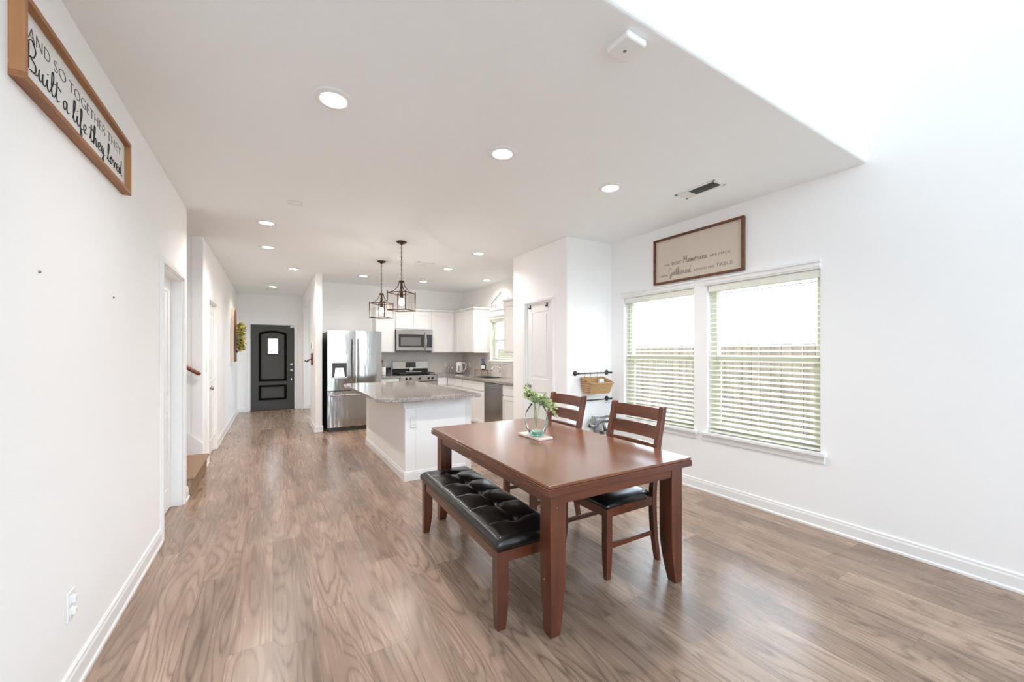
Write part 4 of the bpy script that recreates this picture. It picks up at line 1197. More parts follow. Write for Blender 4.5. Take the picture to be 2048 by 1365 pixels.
t = thing('faucet', 'tall chrome kitchen faucet behind the sink', 'faucet', (3.66, 6.52, 0.91))
m = MB(); zf = 0.9105
m.lathe([(0.030, 0), (0.030, 0.008), (0.022, 0.02), (0.018, 0.10), (0.022, 0.13), (0.02, 0.17), (0.012, 0.19)], (3.66, 6.50, zf), 18)
m.build('body', CHROME, t, smooth=True)
m = MB(); m.tube([(3.66, 6.50, zf + 0.14), (3.64, 6.515, zf + 0.175), (3.60, 6.545, zf + 0.19), (3.56, 6.575, zf + 0.175), (3.53, 6.60, zf + 0.14), (3.52, 6.61, zf + 0.115)], [0.014, 0.013, 0.012, 0.015, 0.019, 0.019], 12); m.build('spout', CHROME, t)
m = MB(); m.tube([(3.66, 6.50, zf + 0.185), (3.668, 6.492, zf + 0.25), (3.672, 6.47, zf + 0.30)], [0.010, 0.008, 0.006], 8); m.build('lever', CHROME, t)
# backsplash
struct(bx('wall_tile_back', TILEX, (1.745, YK - 0.008, ZB + 0.037, KW, YK, ZU0 + 0.005)))
m = MB(); m.box(KW - 0.008, YP2, ZB + 0.037, KW, YK - 0.008, 1.145); m.box(KW - 0.008, 7.105, 1.145, KW, YK - 0.008, ZU0 + 0.005); m.box(KW - 0.008, YP2, 1.145, KW, 5.99, ZU0 + 0.005)
struct(m.build('wall_tile_right', TILEY))

# ------------------------------------------------------------------ microwave
MX0, MX1, MY, MZ0, MZ1 = 2.131, 2.889, 8.035, 1.405, 1.842
t = thing('microwave', 'stainless over the range microwave under the short cabinet', 'microwave', ((MX0 + MX1) / 2, 8.2, MZ0))
m = MB(); m.box(MX0, MY + 0.03, MZ0, MX1, YK - 0.001, MZ1); m.build('body', DARKGREY, t)
m = MB(); m.box(MX0, MY, MZ0 + 0.003, MX1, MY + 0.03, MZ1 - 0.003); m.build('front', STEEL2, t, bevel=0.005)
m = MB(); m.box(MX0 + 0.045, MY - 0.004, MZ0 + 0.075, MX0 + 0.575, MY + 0.002, MZ1 - 0.095); m.build('door_glass', BLACKGL, t, bevel=0.002)
m = MB(); m.box(MX0 + 0.085, MY - 0.0055, MZ0 + 0.11, MX0 + 0.50, MY - 0.0035, MZ1 - 0.16); m.build('window', GREYGL, t)
m = MB(); m.box(MX0 + 0.625, MY - 0.004, MZ0 + 0.075, MX1 - 0.015, MY + 0.002, MZ1 - 0.095); m.build('control_panel', BLACKGL, t)
m = MB(); m.tube([(MX0 + 0.60, MY, MZ0 + 0.03), (MX0 + 0.60, MY - 0.035, MZ0 + 0.05)] + [(MX0 + 0.60, MY - 0.035 - 0.02 * sin(pi * i / 8), MZ0 + 0.05 + 0.31 * i / 8) for i in range(1, 8)] + [(MX0 + 0.60, MY - 0.035, MZ0 + 0.36), (MX0 + 0.60, MY, MZ0 + 0.38)], 0.012, 10); m.build('handle', CHROME, t)
m = MB(); m.box(MX0 + 0.02, MY + 0.04, MZ0 - 0.006, MX1 - 0.02, YK - 0.03, MZ0); m.build('underside_grille', BLACKM, t)

# ------------------------------------------------------------------ range
RX0, RX1, RY = 2.135, 2.897, 7.765
t = thing('gas_range', 'stainless gas range with black grates below the microwave', 'range', ((RX0 + RX1) / 2, 8.1, 0))
m = MB(); m.box(RX0, RY + 0.035, 0.03, RX1, YK - 0.01, 0.905); m.build('body', DARKGREY, t)
m = MB(); m.box(RX0, RY - 0.005, 0.795, RX1, RY + 0.045, 0.912); m.build('control_strip', STEEL2, t, bevel=0.006)
for k, q in enumerate((0.12, 0.20, 0.385, 0.57, 0.65)):
    xx = RX0 + q * 1.0
    m = MB(); m.lathe([(0.026, 0), (0.026, -0.008), (0.020, -0.012), (0.018, -0.036), (0.001, -0.038)], (xx, RY - 0.005, 0.853), 18, axis='y'); kn = m.build('knob', BLACKM, t)
    m = MB(); m.lathe([(0.028, 0.0005), (0.028, -0.005), (0.0265, -0.006)], (xx, RY - 0.005, 0.853), 18, axis='y', caps=False); m.build('knob_ring', CHROME, kn)
m = MB(); m.box(RX0 + 0.003, RY, 0.20, RX1 - 0.003, RY + 0.035, 0.785); dr = m.build('oven_door', STEEL2, t, bevel=0.005)
m = MB(); m.box(RX0 + 0.12, RY - 0.003, 0.33, RX1 - 0.12, RY + 0.002, 0.64); m.build('oven_window', BLACKGL, dr)
m = MB(); m.tube([(RX0 + 0.05, RY, 0.72), (RX0 + 0.05, RY - 0.05, 0.725), (RX1 - 0.05, RY - 0.05, 0.725), (RX1 - 0.05, RY, 0.72)], 0.012, 10); m.build('oven_handle', CHROME, dr)
m = MB(); m.box(RX0 + 0.003, RY, 0.04, RX1 - 0.003, RY + 0.035, 0.19); m.build('drawer', STEEL2, t, bevel=0.005)
m = MB(); m.box(RX0, RY + 0.03, 0.905, RX1, YK - 0.07, 0.918); m.build('cooktop', BLACKM, t, bevel=0.003)
for k in range(3):
    gx = RX0 + 0.03 + k * 0.235; m = MB()
    zz = 0.952
    for q in ((gx, 7.85, gx + 0.225, 7.85), (gx, 8.30, gx + 0.225, 8.30), (gx, 7.85, gx, 8.30), (gx + 0.225, 7.85, gx + 0.225, 8.30), (gx + 0.1125, 7.85, gx + 0.1125, 8.30), (gx, 7.96, gx + 0.225, 7.96), (gx, 8.19, gx + 0.225, 8.19), (gx, 8.075, gx + 0.225, 8.075)):
        m.tube([(q[0], q[1], zz), (q[2], q[3], zz)], 0.008, 4, smooth=False)
    for cx_ in (gx, gx + 0.225):
        for cy_ in (7.85, 8.30): m.tube([(cx_, cy_, 0.916), (cx_, cy_, zz)], 0.008, 4)
    m.build('grate', BLACKM, t)
for q in ((0.14, 7.96), (0.14, 8.19), (0.62, 7.96), (0.62, 8.19), (0.38, 8.075)):
    m = MB(); m.lathe([(0.045, 0), (0.045, 0.008), (0.036, 0.010), (0.036, 0.018), (0.001, 0.02)], (RX0 + q[0], q[1], 0.918), 18); m.build('burner', BLACKM, t)
m = MB(); m.box(RX0, YK - 0.075, 0.905, RX1, YK - 0.012, 1.02); m.build('backguard_base', BLACKM, t)
m = MB(); m.loft([[(xx, YK - 0.085, 1.015), (xx, YK - 0.10, 1.03), (xx, YK - 0.075, 1.185), (xx, YK - 0.012, 1.19), (xx, YK - 0.012, 1.015)] for xx in (RX0, RX1)], True, False); bgd = m.build('backguard', STEEL2, t, bevel=0.004)
m = MB(); m.loft([[(xx, YK - 0.0985, 1.055), (xx, YK - 0.080, 1.165), (xx, YK - 0.075, 1.165), (xx, YK - 0.09, 1.055)] for xx in (RX0 + 0.27, RX0 + 0.49)], True, False); m.build('display', BLACKGL, bgd)
tr = MB(); tr.box(2.33, 8.06, 0.962, 2.66, 8.30, 0.985); tag(tr.build('griddle_tray', CHROME, bevel=0.008), 'flat shiny tray lying on the range grates', 'tray')
t = thing('kitchen_timer', 'small round white timer standing at the back of the range', 'timer', (2.50, 8.33, 0.985))
m = MB(); m.lathe([(0.001, -0.016), (0.034, -0.014), (0.036, 0), (0.034, 0.014), (0.001, 0.016)], (2.50, 8.285, 1.022), 20, axis='y'); m.build('case', WHITEP, t, smooth=False)
m = MB(); m.lathe([(0.012, -0.019), (0.012, -0.015)], (2.50, 8.285, 1.022), 14, axis='y'); m.build('dial', CHROME, t)

# counter items
t = thing('utensil_crock', 'white ceramic crock holding utensils left of the range', 'crock', (1.89, 8.15, 0.91))
zc = 0.9105
m = MB(); m.lathe([(0.052, 0), (0.056, 0.01), (0.056, 0.165), (0.050, 0.168), (0.050, 0.02), (0.001, 0.018)], (1.90, 8.18, zc), 24); m.build('jar', CERAMIC, t, smooth=False)
for k, (dx, dy, hh, kind) in enumerate([(-0.03, 0.01, 0.30, 'spoon'), (0.03, 0.0, 0.28, 'spatula'), (0.0, 0.03, 0.32, 'spoon')]):
    u = thing('cooking_utensil', ['wooden spoon leaning left in the utensil crock', 'grey spatula leaning right in the utensil crock', 'tallest wooden spoon upright in the utensil crock', 'wooden spoon leaning far right in the utensil crock', 'short grey spatula leaning far left in the utensil crock'][k], 'utensil', (1.90, 8.18, zc + 0.02), 'utensils in the crock')
    m = MB(); p0 = Vector((1.90 - dx * 0.4, 8.18 - dy * 0.4, zc + 0.022)); p1 = Vector((1.90 + dx * 2.0, 8.18 + dy * 2.0, zc + hh - 0.05)); m.tube([p0, p1], 0.005, 6); m.build('shaft', OAK if kind == 'spoon' else GREYPL, u)
    m = MB()
    if kind == 'spoon': m.sphere(p1 + Vector((0, 0, 0.02)), 0.024, sc=(1, 0.35, 1.3), n=12)
    else: m.box(p1.x - 0.022, p1.y - 0.003, p1.z - 0.01, p1.x + 0.022, p1.y + 0.003, p1.z + 0.055)
    m.build('head', OAK if kind == 'spoon' else GREYPL, u)
m = MB(); m.lathe([(0.048, 0), (0.05, 0.01), (0.05, 0.15), (0.046, 0.15), (0.046, 0.012), (0.001, 0.01)], (2.03, 8.28, zc), 24); tag(m.build('glass_canister', GLASS, smooth=False), 'clear glass canister between the crock and the range', 'canister')
t = thing('electric_kettle', 'white electric kettle in the corner of the counter', 'kettle', (3.55, 8.1, 0.91))
kx, ky = 3.52, 8.08
m = MB(); m.lathe([(0.082, 0.0), (0.085, 0.015), (0.080, 0.02)], (kx, ky, zc), 28); m.build('base', DARKGREY, t)
m = MB(); m.lathe([(0.080, 0.02), (0.080, 0.06), (0.072, 0.16), (0.064, 0.225), (0.056, 0.245), (0.03, 0.256), (0.001, 0.258)], (kx, ky, zc), 28)
m.build('body', WHITEP, t, smooth=True)
m = MB(); m.tube([(kx + 0.045, ky - 0.035, zc + 0.225), (kx + 0.095, ky - 0.065, zc + 0.235), (kx + 0.125, ky - 0.08, zc + 0.19), (kx + 0.115, ky - 0.075, zc + 0.11), (kx + 0.065, ky - 0.042, zc + 0.05)], [0.013, 0.014, 0.013, 0.012, 0.011], 10); m.build('handle', WHITEP, t)
m = MB(); m.loft([[(kx - 0.05, ky - 0.02, zc + 0.20), (kx - 0.05, ky + 0.02, zc + 0.20), (kx - 0.055, ky, zc + 0.15)], [(kx - 0.095, ky - 0.01, zc + 0.232), (kx - 0.095, ky + 0.01, zc + 0.232), (kx - 0.09, ky, zc + 0.222)]], True, False); m.build('spout', WHITEP, t)
m = MB(); m.loft([[(kx - 0.052 - 0.0, ky - 0.062, zc + z_) for z_ in (0.06, 0.17)] + [(kx - 0.030, ky - 0.076, zc + z_) for z_ in (0.17, 0.06)], [(kx - 0.050, ky - 0.055, zc + z_) for z_ in (0.06, 0.17)] + [(kx - 0.028, ky - 0.066, zc + z_) for z_ in (0.17, 0.06)]], True, False); m.build('water_gauge', GREYPL, t)
for k, (x_, y_) in enumerate(((3.32, 8.20), (3.38, 8.16))):
    m = MB(); m.lathe([(0.022, 0), (0.022, 0.10), (0.024, 0.105), (0.024, 0.15), (0.014, 0.158), (0.001, 0.16)], (x_, y_, zc), 18)
    tag(m.build('spice_mill', CHROME, smooth=False), ['steel spice mill left of the kettle, the one farther from it', 'steel spice mill standing right against the kettle side'][k], 'mill', 'steel spice mills')
t = thing('wooden_riser', 'small wooden counter riser with splayed legs by the sink', 'riser', (3.55, 7.05, 0.91))
m = MB(); m.box(3.50, 6.96, zc + 0.105, 3.66, 7.28, zc + 0.12); m.build('top', RISER, t, bevel=0.002)
for (a, b) in ((3.51, 6.985), (3.65, 6.985), (3.51, 7.255), (3.65, 7.255)):
    m = MB(); sp_ = -0.02 if b < 7.1 else 0.02; m.tube([(a, b + sp_, zc), (a, b, zc + 0.106)], 0.008, 4, smooth=False); m.build('leg', RISER, t)
t = thing('soap_bottle', 'black pump bottle with a white label on the wooden riser', 'bottle', (3.58, 7.02, zc + 0.12))
m = MB(); m.lathe([(0.046, 0), (0.052, 0.01), (0.053, 0.09), (0.044, 0.122), (0.018, 0.136), (0.014, 0.15)], (3.58, 7.03, zc + 0.1205), 22); m.build('body', BLACKM, t, smooth=False)
m = MB(); m.lathe([(0.0535, 0.02), (0.0545, 0.088)], (3.58, 7.03, zc + 0.1205), 22, caps=False)
bmesh.ops.delete(m.b, geom=[f for f in m.b.faces if (f.calc_center_median().x - 3.58) * 0.75 + (f.calc_center_median().y - 7.03) * 0.66 > -0.035], context='FACES'); m.build('label', WHITEP, t)
m = MB(); m.tube([(3.58, 7.03, zc + 0.268), (3.58, 7.03, zc + 0.31), (3.545, 7.03, zc + 0.315)], 0.005, 8); m.build('pump', BLACKM, t)
m = MB(); m.box(KW - 0.052, 7.31, 1.10, KW - 0.009, 7.40, 1.25); tag(m.build('air_freshener', PURPLE, bevel=0.012), 'lilac air freshener card on the tile wall behind the black bottle', 'air freshener')

# sign over the sink window
t = thing('hanging_sign', 'white sign reading home under a stick gable above the sink window', 'sign', (KW - 0.02, 6.65, 2.22))
m = MB(); m.box(KW - 0.018, 6.20, 2.205, KW - 0.003, 7.06, 2.385); m.build('board', TRIM, t, bevel=0.003)
m = MB(); m.tube([(KW - 0.02, 7.0, 2.34), (KW - 0.02, 6.63, 2.545)], 0.010, 6); m.build('stick', simple('grey_stick', srgb(170, 164, 158), 0.8), t)
m = MB(); m.tube([(KW - 0.02, 6.63, 2.545), (KW - 0.02, 6.24, 2.34)], 0.010, 6); m.build('stick', simple('pale_stick', srgb(222, 216, 210), 0.8), t)
mK = lambda y, z: Matrix(((0, 0, -1, KW - 0.0195), (-1, 0, 0, y), (0, 1, 0, z), (0, 0, 0, 1)))
gi = simple('sign_grey', srgb(176, 170, 164), 0.7)
text_mesh('our', 0.10, 'lettering', gi, mK(7.03, 2.27), t, width=0.13)
text_mesh('Home', 0.17, 'lettering', gi, mK(6.86, 2.24), t, width=0.5)

# ------------------------------------------------------------------ island
t = thing('kitchen_island', 'white kitchen island base with a knee wall, under the granite top', 'island', (1.6, 5.2, 0))
IX0, IX1, IY0, IY1 = 1.205, 1.985, 4.205, 6.25
m = MB(); m.box(IX0, IY0, 0, IX0 + 0.115, IY1, ZB - 0.001); m.box(IX0 + 0.115, IY0, 0, IX1 - 0.08, IY0 + 0.10, ZB - 0.001); kw_ = m.build('knee_wall', WALL, t, bevel=0.008, segs=3)
m = MB(); m.box(IX0 + 0.116, IY0 + 0.101, 0.0, IX1 - 0.02, IY1, ZB - 0.001); m.build('cabinet_body', CAB, t)
m = MB(); m.box(IX1 - 0.08, IY0 + 0.012, 0.0, IX1 - 0.001, IY0 + 0.10, ZB - 0.001); m.build('end_stile', CAB, t, bevel=0.002)
m = MB()
for (a0, a1, b0, b1) in ((IX0 - 0.028, IX0 + 0.20, IY0 - 0.028, IY0 + 0.13),):
    m.box(a0 + 0.012, b0 + 0.012, 0.775, a1 - 0.012, b1 - 0.012, 0.80); m.box(a0, b0, 0.80, a1, b1, 0.842); m.box(a0 + 0.006, b0 + 0.006, 0.842, a1 - 0.006, b1 - 0.006, ZB - 0.001)
m.build('capital', TRIM, t, bevel=0.01, segs=3)
m = MB()
prof = [(0, 0), (0.014, 0), (0.014, 0.072), (0.009, 0.082), (0.009, 0.09), (0.003, 0.1), (0, 0.1)]
m.loft([[(IX0 - a, yy, z) for a, z in prof] for yy in (IY0 - 0.0132, IY1)], True, False)
m.loft([[(xx, IY0 - a, z) for a, z in prof] for xx in (IX0 - 0.0132, IX1 - 0.08)], True, False)
m.build('baseboard', TRIM, t)
for (a, b) in ((4.32, 4.92), (4.925, 5.55), (5.555, 6.24)):
    slab(t, 'drawer', (IX1 - 0.02, 0, 0), (0, 1, 0), (1, 0, 0), a, b, 0.70, 0.86); shaker(t, 'door', (IX1 - 0.02, 0, 0), (0, 1, 0), (1, 0, 0), a, b, 0.12, 0.685)
m = MB(); pts = []
CX0, CX1, CY0, CY1 = 0.885, 2.005, 3.985, 6.36
for (cx_, cy_, r_, a0) in ((CX0 + 0.14, CY0 + 0.14, 0.14, pi), (CX1 - 0.03, CY0 + 0.03, 0.03, 1.5 * pi), (CX1 - 0.03, CY1 - 0.03, 0.03, 0), (CX0 + 0.14, CY1 - 0.14, 0.14, 0.5 * pi)):
    for i in range(9): pts.append((cx_ + r_ * cos(a0 + pi / 2 * i / 8), cy_ + r_ * sin(a0 + pi / 2 * i / 8)))
m.poly(pts, lambda u, v, n: (u, v, n), ZB, ZB + 0.036)
tag(m.build('countertop', GRAN, bevel=0.004), 'speckled granite top with rounded corners on the kitchen island', 'countertop')

# ------------------------------------------------------------------ dining table


def taper_leg(m, cx, cy, z1, s, foot, sx, sy, z0=0.0, bulge=0.0):
    """square leg whose outer corner (sx, sy side) stays straight while the inner faces curve in"""
    rings = []
    for k in range(13):
        q = k / 12; z = z0 + (z1 - z0) * q
        if q < 0.45: w = foot + (s - foot) * sin(pi / 2 * q / 0.45)
        else: w = s - bulge * sin(pi * (q - 0.45) / 0.55)
        x_o = cx + sx * s / 2; y_o = cy + sy * s / 2
        x_i, y_i = x_o - sx * w, y_o - sy * w
        c = [(x_i, y_i, z), (x_o, y_i, z), (x_o, y_o, z), (x_i, y_o, z)]
        rings.append(c)
    m.loft(rings, True, False)


TH = 0.748
t = thing('dining_table', 'large rectangular cherry brown dining table with tapered legs', 'table', (1.636, 2.323, 0))
tw, tl = 1.044, 1.69
X0, X1, Y0, Y1 = 1.636 - tw / 2, 1.636 + tw / 2, 2.323 - tl / 2, 2.323 + tl / 2
m = MB(); m.box(X0 + 0.004, Y0 + 0.004, TH - 0.016, X1 - 0.004, Y1 - 0.004, TH, 0); nf = len(m.b.faces); m.box(X0, Y0, TH - 0.052, X1, Y1, TH - 0.016, 1); m.b.faces.ensure_lookup_table()
for k in (nf + 2, nf + 4): m.b.faces[k].material_index = 2
m.build('tabletop', [CHTOP, CHY, CHX], t, bevel=0.003)
m = MB(); ap = 0.045
for q in ((X0 + ap, Y0 + ap, X0 + ap + 0.022, Y1 - ap), (X1 - ap - 0.022, Y0 + ap, X1 - ap, Y1 - ap)): m.box(q[0], q[1] + 0.03, TH - 0.115, q[2], q[3] - 0.03, TH - 0.052, 0)
for q in ((X0 + ap, Y0 + ap, X1 - ap, Y0 + ap + 0.022), (X0 + ap, Y1 - ap - 0.022, X1 - ap, Y1 - ap)): m.box(q[0] + 0.03, q[1], TH - 0.115, q[2] - 0.03, q[3], TH - 0.052, 1)
m.build('apron', [CHY, CHX], t, bevel=0.002)
for sx in (-1, 1):
    for sy in (-1, 1):
        m = MB(); lx = 1.636 + sx * (tw / 2 - 0.040 - 0.045); ly = 2.323 + sy * (tl / 2 - 0.040 - 0.045)
        taper_leg(m, lx, ly, TH - 0.052, 0.092, 0.058, sx, sy); m.build('leg', CHZ, t, bevel=0.003)
t.rotation_euler = (0, 0, radians(-1.1))

# bench
t = thing('bench', 'long cherry wood bench with a tufted black leather cushion, left of the table', 'bench', (1.146, 2.325, 0))
bw, bl_ = 0.376, 1.27
cx, cy = 1.146, 2.325
m = MB(); nx_, ny_ = 26, 92; ZT = 0.468


def cush(u, v):
    hu, hv = bw / 2, bl_ / 2
    eu, ev = min(1, (hu - abs(u)) / 0.03), min(1, (hv - abs(v)) / 0.03)
    e = sqrt_(max(0, 1 - (1 - eu) ** 2)) * sqrt_(max(0, 1 - (1 - ev) ** 2))
    h = 0.018 * e + 0.012 * max(0, 1 - (u / hu) ** 2) * min(1, (hv - abs(v)) / 0.12)
    for k in range(5):
        b = (k - 2) * 0.232
        du, dv = u - 0.0, v - b
        h -= 0.026 * math.exp(-(du * du + dv * dv) / (2 * 0.024 ** 2))
        # creases run out from every button
        f = 1 - min(1, abs(du) / (hu - 0.02))
        h -= 0.0075 * math.exp(-(dv / 0.010) ** 2) * (0.35 + 0.65 * f) * (1 if abs(u) < hu - 0.03 else 0.4)
    f = math.exp(-(u / 0.010) ** 2)
    if abs(v) < 2.0 * 0.232: h -= 0.006 * f
    for k in range(-2, 2):
        b = (k + 0.5) * 0.232
        h += 0.006 * math.exp(-((abs(u) - 0.06) ** 2 + (v - b) ** 2) / (2 * 0.05 ** 2))
    return h


def sqrt_(x): return math.sqrt(x)


grid = []
for j in range(ny_ + 1):
    row = []
    for i in range(nx_ + 1):
        u = -bw / 2 + bw * i / nx_; v = -bl_ / 2 + bl_ * j / ny_
        row.append(m.b.verts.new((cx + u, cy + v, ZT - 0.028 + cush(u, v))))
    grid.append(row)
for j in range(ny_):
    for i in range(nx_):
        f = m.b.faces.new((grid[j][i], grid[j][i + 1], grid[j + 1][i + 1], grid[j + 1][i])); f.smooth = True
edge = [grid[0][i] for i in range(nx_ + 1)] + [grid[j][nx_] for j in range(1, ny_ + 1)] + [grid[ny_][i] for i in range(nx_ - 1, -1, -1)] + [grid[j][0] for j in range(ny_ - 1, 0, -1)]
prev = edge
for (off, dz) in ((0.006, -0.012), (0.007, -0.03), (0.0, -0.048)):
    nr = []
    for v in edge:
        dx, dy = v.co.x - cx, v.co.y - cy
        nr.append(m.b.verts.new((v.co.x + off * (1 if dx > bw / 2 - 1e-4 else (-1 if dx < -bw / 2 + 1e-4 else 0)), v.co.y + off * (1 if dy > bl_ / 2 - 1e-4 else (-1 if dy < -bl_ / 2 + 1e-4 else 0)), ZT - 0.028 + dz)))
    for i in range(len(edge)):
        j = (i + 1) % len(edge); f = m.b.faces.new((prev[i], prev[j], nr[j], nr[i])); f.smooth = True
    prev = nr
m.b.faces.new(prev)
cu = m.build('cushion', LEATHER, t); cu['label'] = 'black tufted leather cushion'
for k in range(5):
    m = MB(); m.sphere((cx, cy + (k - 2) * 0.232, ZT - 0.024), 0.008, sc=(1, 1, 0.5), n=10); m.build('button', LEATHER, cu)
st = simple('grey_thread', (0.35, 0.34, 0.33, 1), 0.6)  # seam thread, drawn thicker to stand in for highlights along the creases
for s in (-1, 1):
    for k in range(5):
        m = MB()
        b = (k - 2) * 0.232
        pts = [(s * (0.03 + (bw / 2 - 0.035) * i / 12), b + 0.0) for i in range(12)]
        m.tube([(cx + u, cy + v, ZT - 0.0275 + cush(u, v)) for u, v in pts] + [(cx + s * (bw / 2 + 0.004), cy + b, ZT - 0.036)], 0.0012, 4)
        m.build('stitching', st, cu)
m = MB()
for q in ((cx - bw / 2 + 0.012, cy - bl_ / 2 + 0.05, cx - bw / 2 + 0.034, cy + bl_ / 2 - 0.05), (cx + bw / 2 - 0.034, cy - bl_ / 2 + 0.05, cx + bw / 2 - 0.012, cy + bl_ / 2 - 0.05)): m.box(q[0], q[1], 0.328, q[2], q[3], 0.396, 0)
for q in ((cx - bw / 2 + 0.05, cy - bl_ / 2 + 0.012, cx + bw / 2 - 0.05, cy - bl_ / 2 + 0.034), (cx - bw / 2 + 0.05, cy + bl_ / 2 - 0.034, cx + bw / 2 - 0.05, cy + bl_ / 2 - 0.012)): m.box(q[0], q[1], 0.328, q[2], q[3], 0.396, 1)
m.build('rail', [CHY, CHX], t, bevel=0.002)
for sx in (-1, 1):
    for sy in (-1, 1):
        m = MB(); taper_leg(m, cx + sx * (bw / 2 - 0.036), cy + sy * (bl_ / 2 - 0.036), 0.395, 0.062, 0.044, sx, sy); m.build('leg', CHZ, t, bevel=0.0025)
t.rotation_euler = (0, 0, radians(-1.6))

# chairs (built facing -X, origin under the seat centre)


def make_chair(label):
    t = thing('dining_chair', label, 'chair', (0, 0, 0), 'ladder back chairs at the dining table')
    w = 0.235   # half width
    # rear posts with the swept shape
    path = [(0.245, 0.0), (0.222, 0.12), (0.205, 0.26), (0.200, 0.42), (0.212, 0.55), (0.245, 0.75), (0.285, 0.92), (0.302, 1.0)]
    sm = catmull(path, 4)

    def px(z):
        for (a, za), (b, zb) in zip(sm[:-1], sm[1:]):
            if za <= z <= zb: return a + (b - a) * (z - za) / max(1e-6, zb - za)
        return sm[-1][0]
    for s in (-1, 1):
        m = MB(); rings = []
        for (xx, zz) in sm:
            th = 0.040 if zz < 0.5 else 0.040 - 0.004 * (zz - 0.5)
            if zz < 0.25: th = 0.030 + 0.010 * zz / 0.25
            y0_, y1_ = s * (w - 0.036), s * w
            rings.append([(xx - th / 2, y0_, zz), (xx + th / 2, y0_, zz), (xx + th / 2, y1_, zz), (xx - th / 2, y1_, zz)])
        rings.append([(sm[-1][0] - 0.010, s * (w - 0.033), 1.008), (sm[-1][0] + 0.014, s * (w - 0.033), 1.008), (sm[-1][0] + 0.014, s * (w - 0.003), 1.008), (sm[-1][0] - 0.010, s * (w - 0.003), 1.008)])
        m.loft(rings, True, False); m.build('back_post', CHZ, t, bevel=0.003)
    for s in (-1, 1):
        m = MB(); taper_leg(m, -0.205, s * (w - 0.024), 0.425, 0.046, 0.030, -1, s); m.build('leg', CHZ, t, bevel=0.0025)

    def slat(za, zb, name):
        m = MB(); rings = []
        for k in range(11):
            q = -1 + 2 * k / 10; yy = q * (w - 0.034); bow = 0.022 * (1 - q * q)
            rings.append([(px(za) + bow - 0.010, yy, za), (px(za) + bow + 0.010, yy, za), (px(zb) + bow + 0.010, yy, zb), (px(zb) + bow - 0.010, yy, zb)])
        m.loft(rings, True, False); return m.build(name, CHX2, t, bevel=0.003)
    slat(0.912, 0.994, 'back_slat'); slat(0.792, 0.876, 'back_slat'); slat(0.690, 0.758, 'back_slat')
    m = MB()
    m.box(-0.225, -w + 0.004, 0.375, -0.205, w - 0.004, 0.43); m.box(0.185, -w + 0.03, 0.375, 0.205, w - 0.03, 0.43)
    for s in (-1, 1): m.box(-0.205, s * (w - 0.004), 0.375, 0.19, s * (w - 0.024), 0.43)
    m.build('seat_rail', CHX2, t, bevel=0.002)
    for s in (-1, 1):
        m = MB(); m.box(-0.20, s * (w - 0.016), 0.175, 0.205, s * (w - 0.032), 0.205); m.build('stretcher', CHX, t, bevel=0.002)
    # cushion
    m = MB(); n_ = 16; g = []
    sw, sd = w + 0.002, 0.222
    for j in range(n_ + 1):
        row = []
        for i in range(n_ + 1):
            u = -1 + 2 * i / n_; v = -1 + 2 * j / n_
            e = (1 - abs(u) ** 5) ** 0.5 * (1 - abs(v) ** 5) ** 0.5
            xx = -0.012 + u * sd; yy = v * sw
            if u > 0.72 and abs(v) > 0.80: yy = yy * 0.86
            row.append(m.b.verts.new((xx, yy, 0.443 + 0.036 * e)))
        g.append(row)
    for j in range(n_):
        for i in range(n_):
            f = m.b.faces.new((g[j][i], g[j][i + 1], g[j + 1][i + 1], g[j + 1][i])); f.smooth = True
    ed = [g[0][i] for i in range(n_ + 1)] + [g[j][n_] for j in range(1, n_ + 1)] + [g[n_][i] for i in range(n_ - 1, -1, -1)] + [g[j][0] for j in range(n_ - 1, 0, -1)]
    lo = [m.b.verts.new((v.co.x * 0.98, v.co.y * 0.98, 0.429)) for v in ed]
    for i in range(len(ed)):
        j = (i + 1) % len(ed); f = m.b.faces.new((ed[i], ed[j], lo[j], lo[i])); f.smooth = True
    m.b.faces.new(lo)
    m.build('seat', LEATHER, t)['label'] = 'black leather seat pad'
    return t


CHX2 = wood('cherry_wood_slat', CH_D, CH_L, 'Y', 0.3, 0.8, 0.3)
c1 = make_chair('cherry ladder back chair with black seat nearer the camera')
c1.location = (1.945, 1.975, 0); c1.rotation_euler = (0, 0, radians(0))
dup(c1, (1.945, 2.765, 0), radians(-1), 'cherry ladder back chair behind the glass vase, nearer the pantry')

# ------------------------------------------------------------------ vase, board and plant
vx, vy = 1.655, 2.395
m = MB(); m.box(-0.062, -0.135, 0, 0.062, 0.135, 0.016)
o = m.build('serving_board', MARBLE, bevel=0.003); o.location = (1.662, 2.425, TH + 0.0005); o.rotation_euler = (0, 0, radians(2)); tag(o, 'pale rectangular board lying on the dining table under the vase', 'board')
t = thing('glass_vase', 'clear egg shaped glass vase on the pale board', 'vase', (vx, vy, TH + 0.0175))
zb = TH + 0.0178
pr = [(0.030, 0.002), (0.036, 0.001), (0.052, 0.018), (0.072, 0.05), (0.086, 0.095), (0.088, 0.13), (0.078, 0.175), (0.056, 0.212), (0.043, 0.228), (0.045, 0.24)]
pr = [(r_, h_) for r_, h_ in catmull(pr, 4)]
inn = [(max(0.001, r_ - 0.0028), h_) for r_, h_ in reversed(pr) if h_ > 0.016] + [(0.03, 0.018), (0.001, 0.016)]
m = MB(); rings = []; nn = 40
for r_, h_ in pr + [(pr[-1][0] - 0.003, pr[-1][1] + 0.001)]:
    rings.append([(vx + r_ * (1 + 0.035 * sin(6 * a + h_ * 14) * min(1, h_ / 0.08)) * cos(a), vy + r_ * (1 + 0.035 * sin(6 * a + h_ * 14) * min(1, h_ / 0.08)) * sin(a), zb + h_) for a in [2 * pi * i / nn for i in range(nn)]])
m.loft(rings, False, True); m.build('body', VASEGL, t)
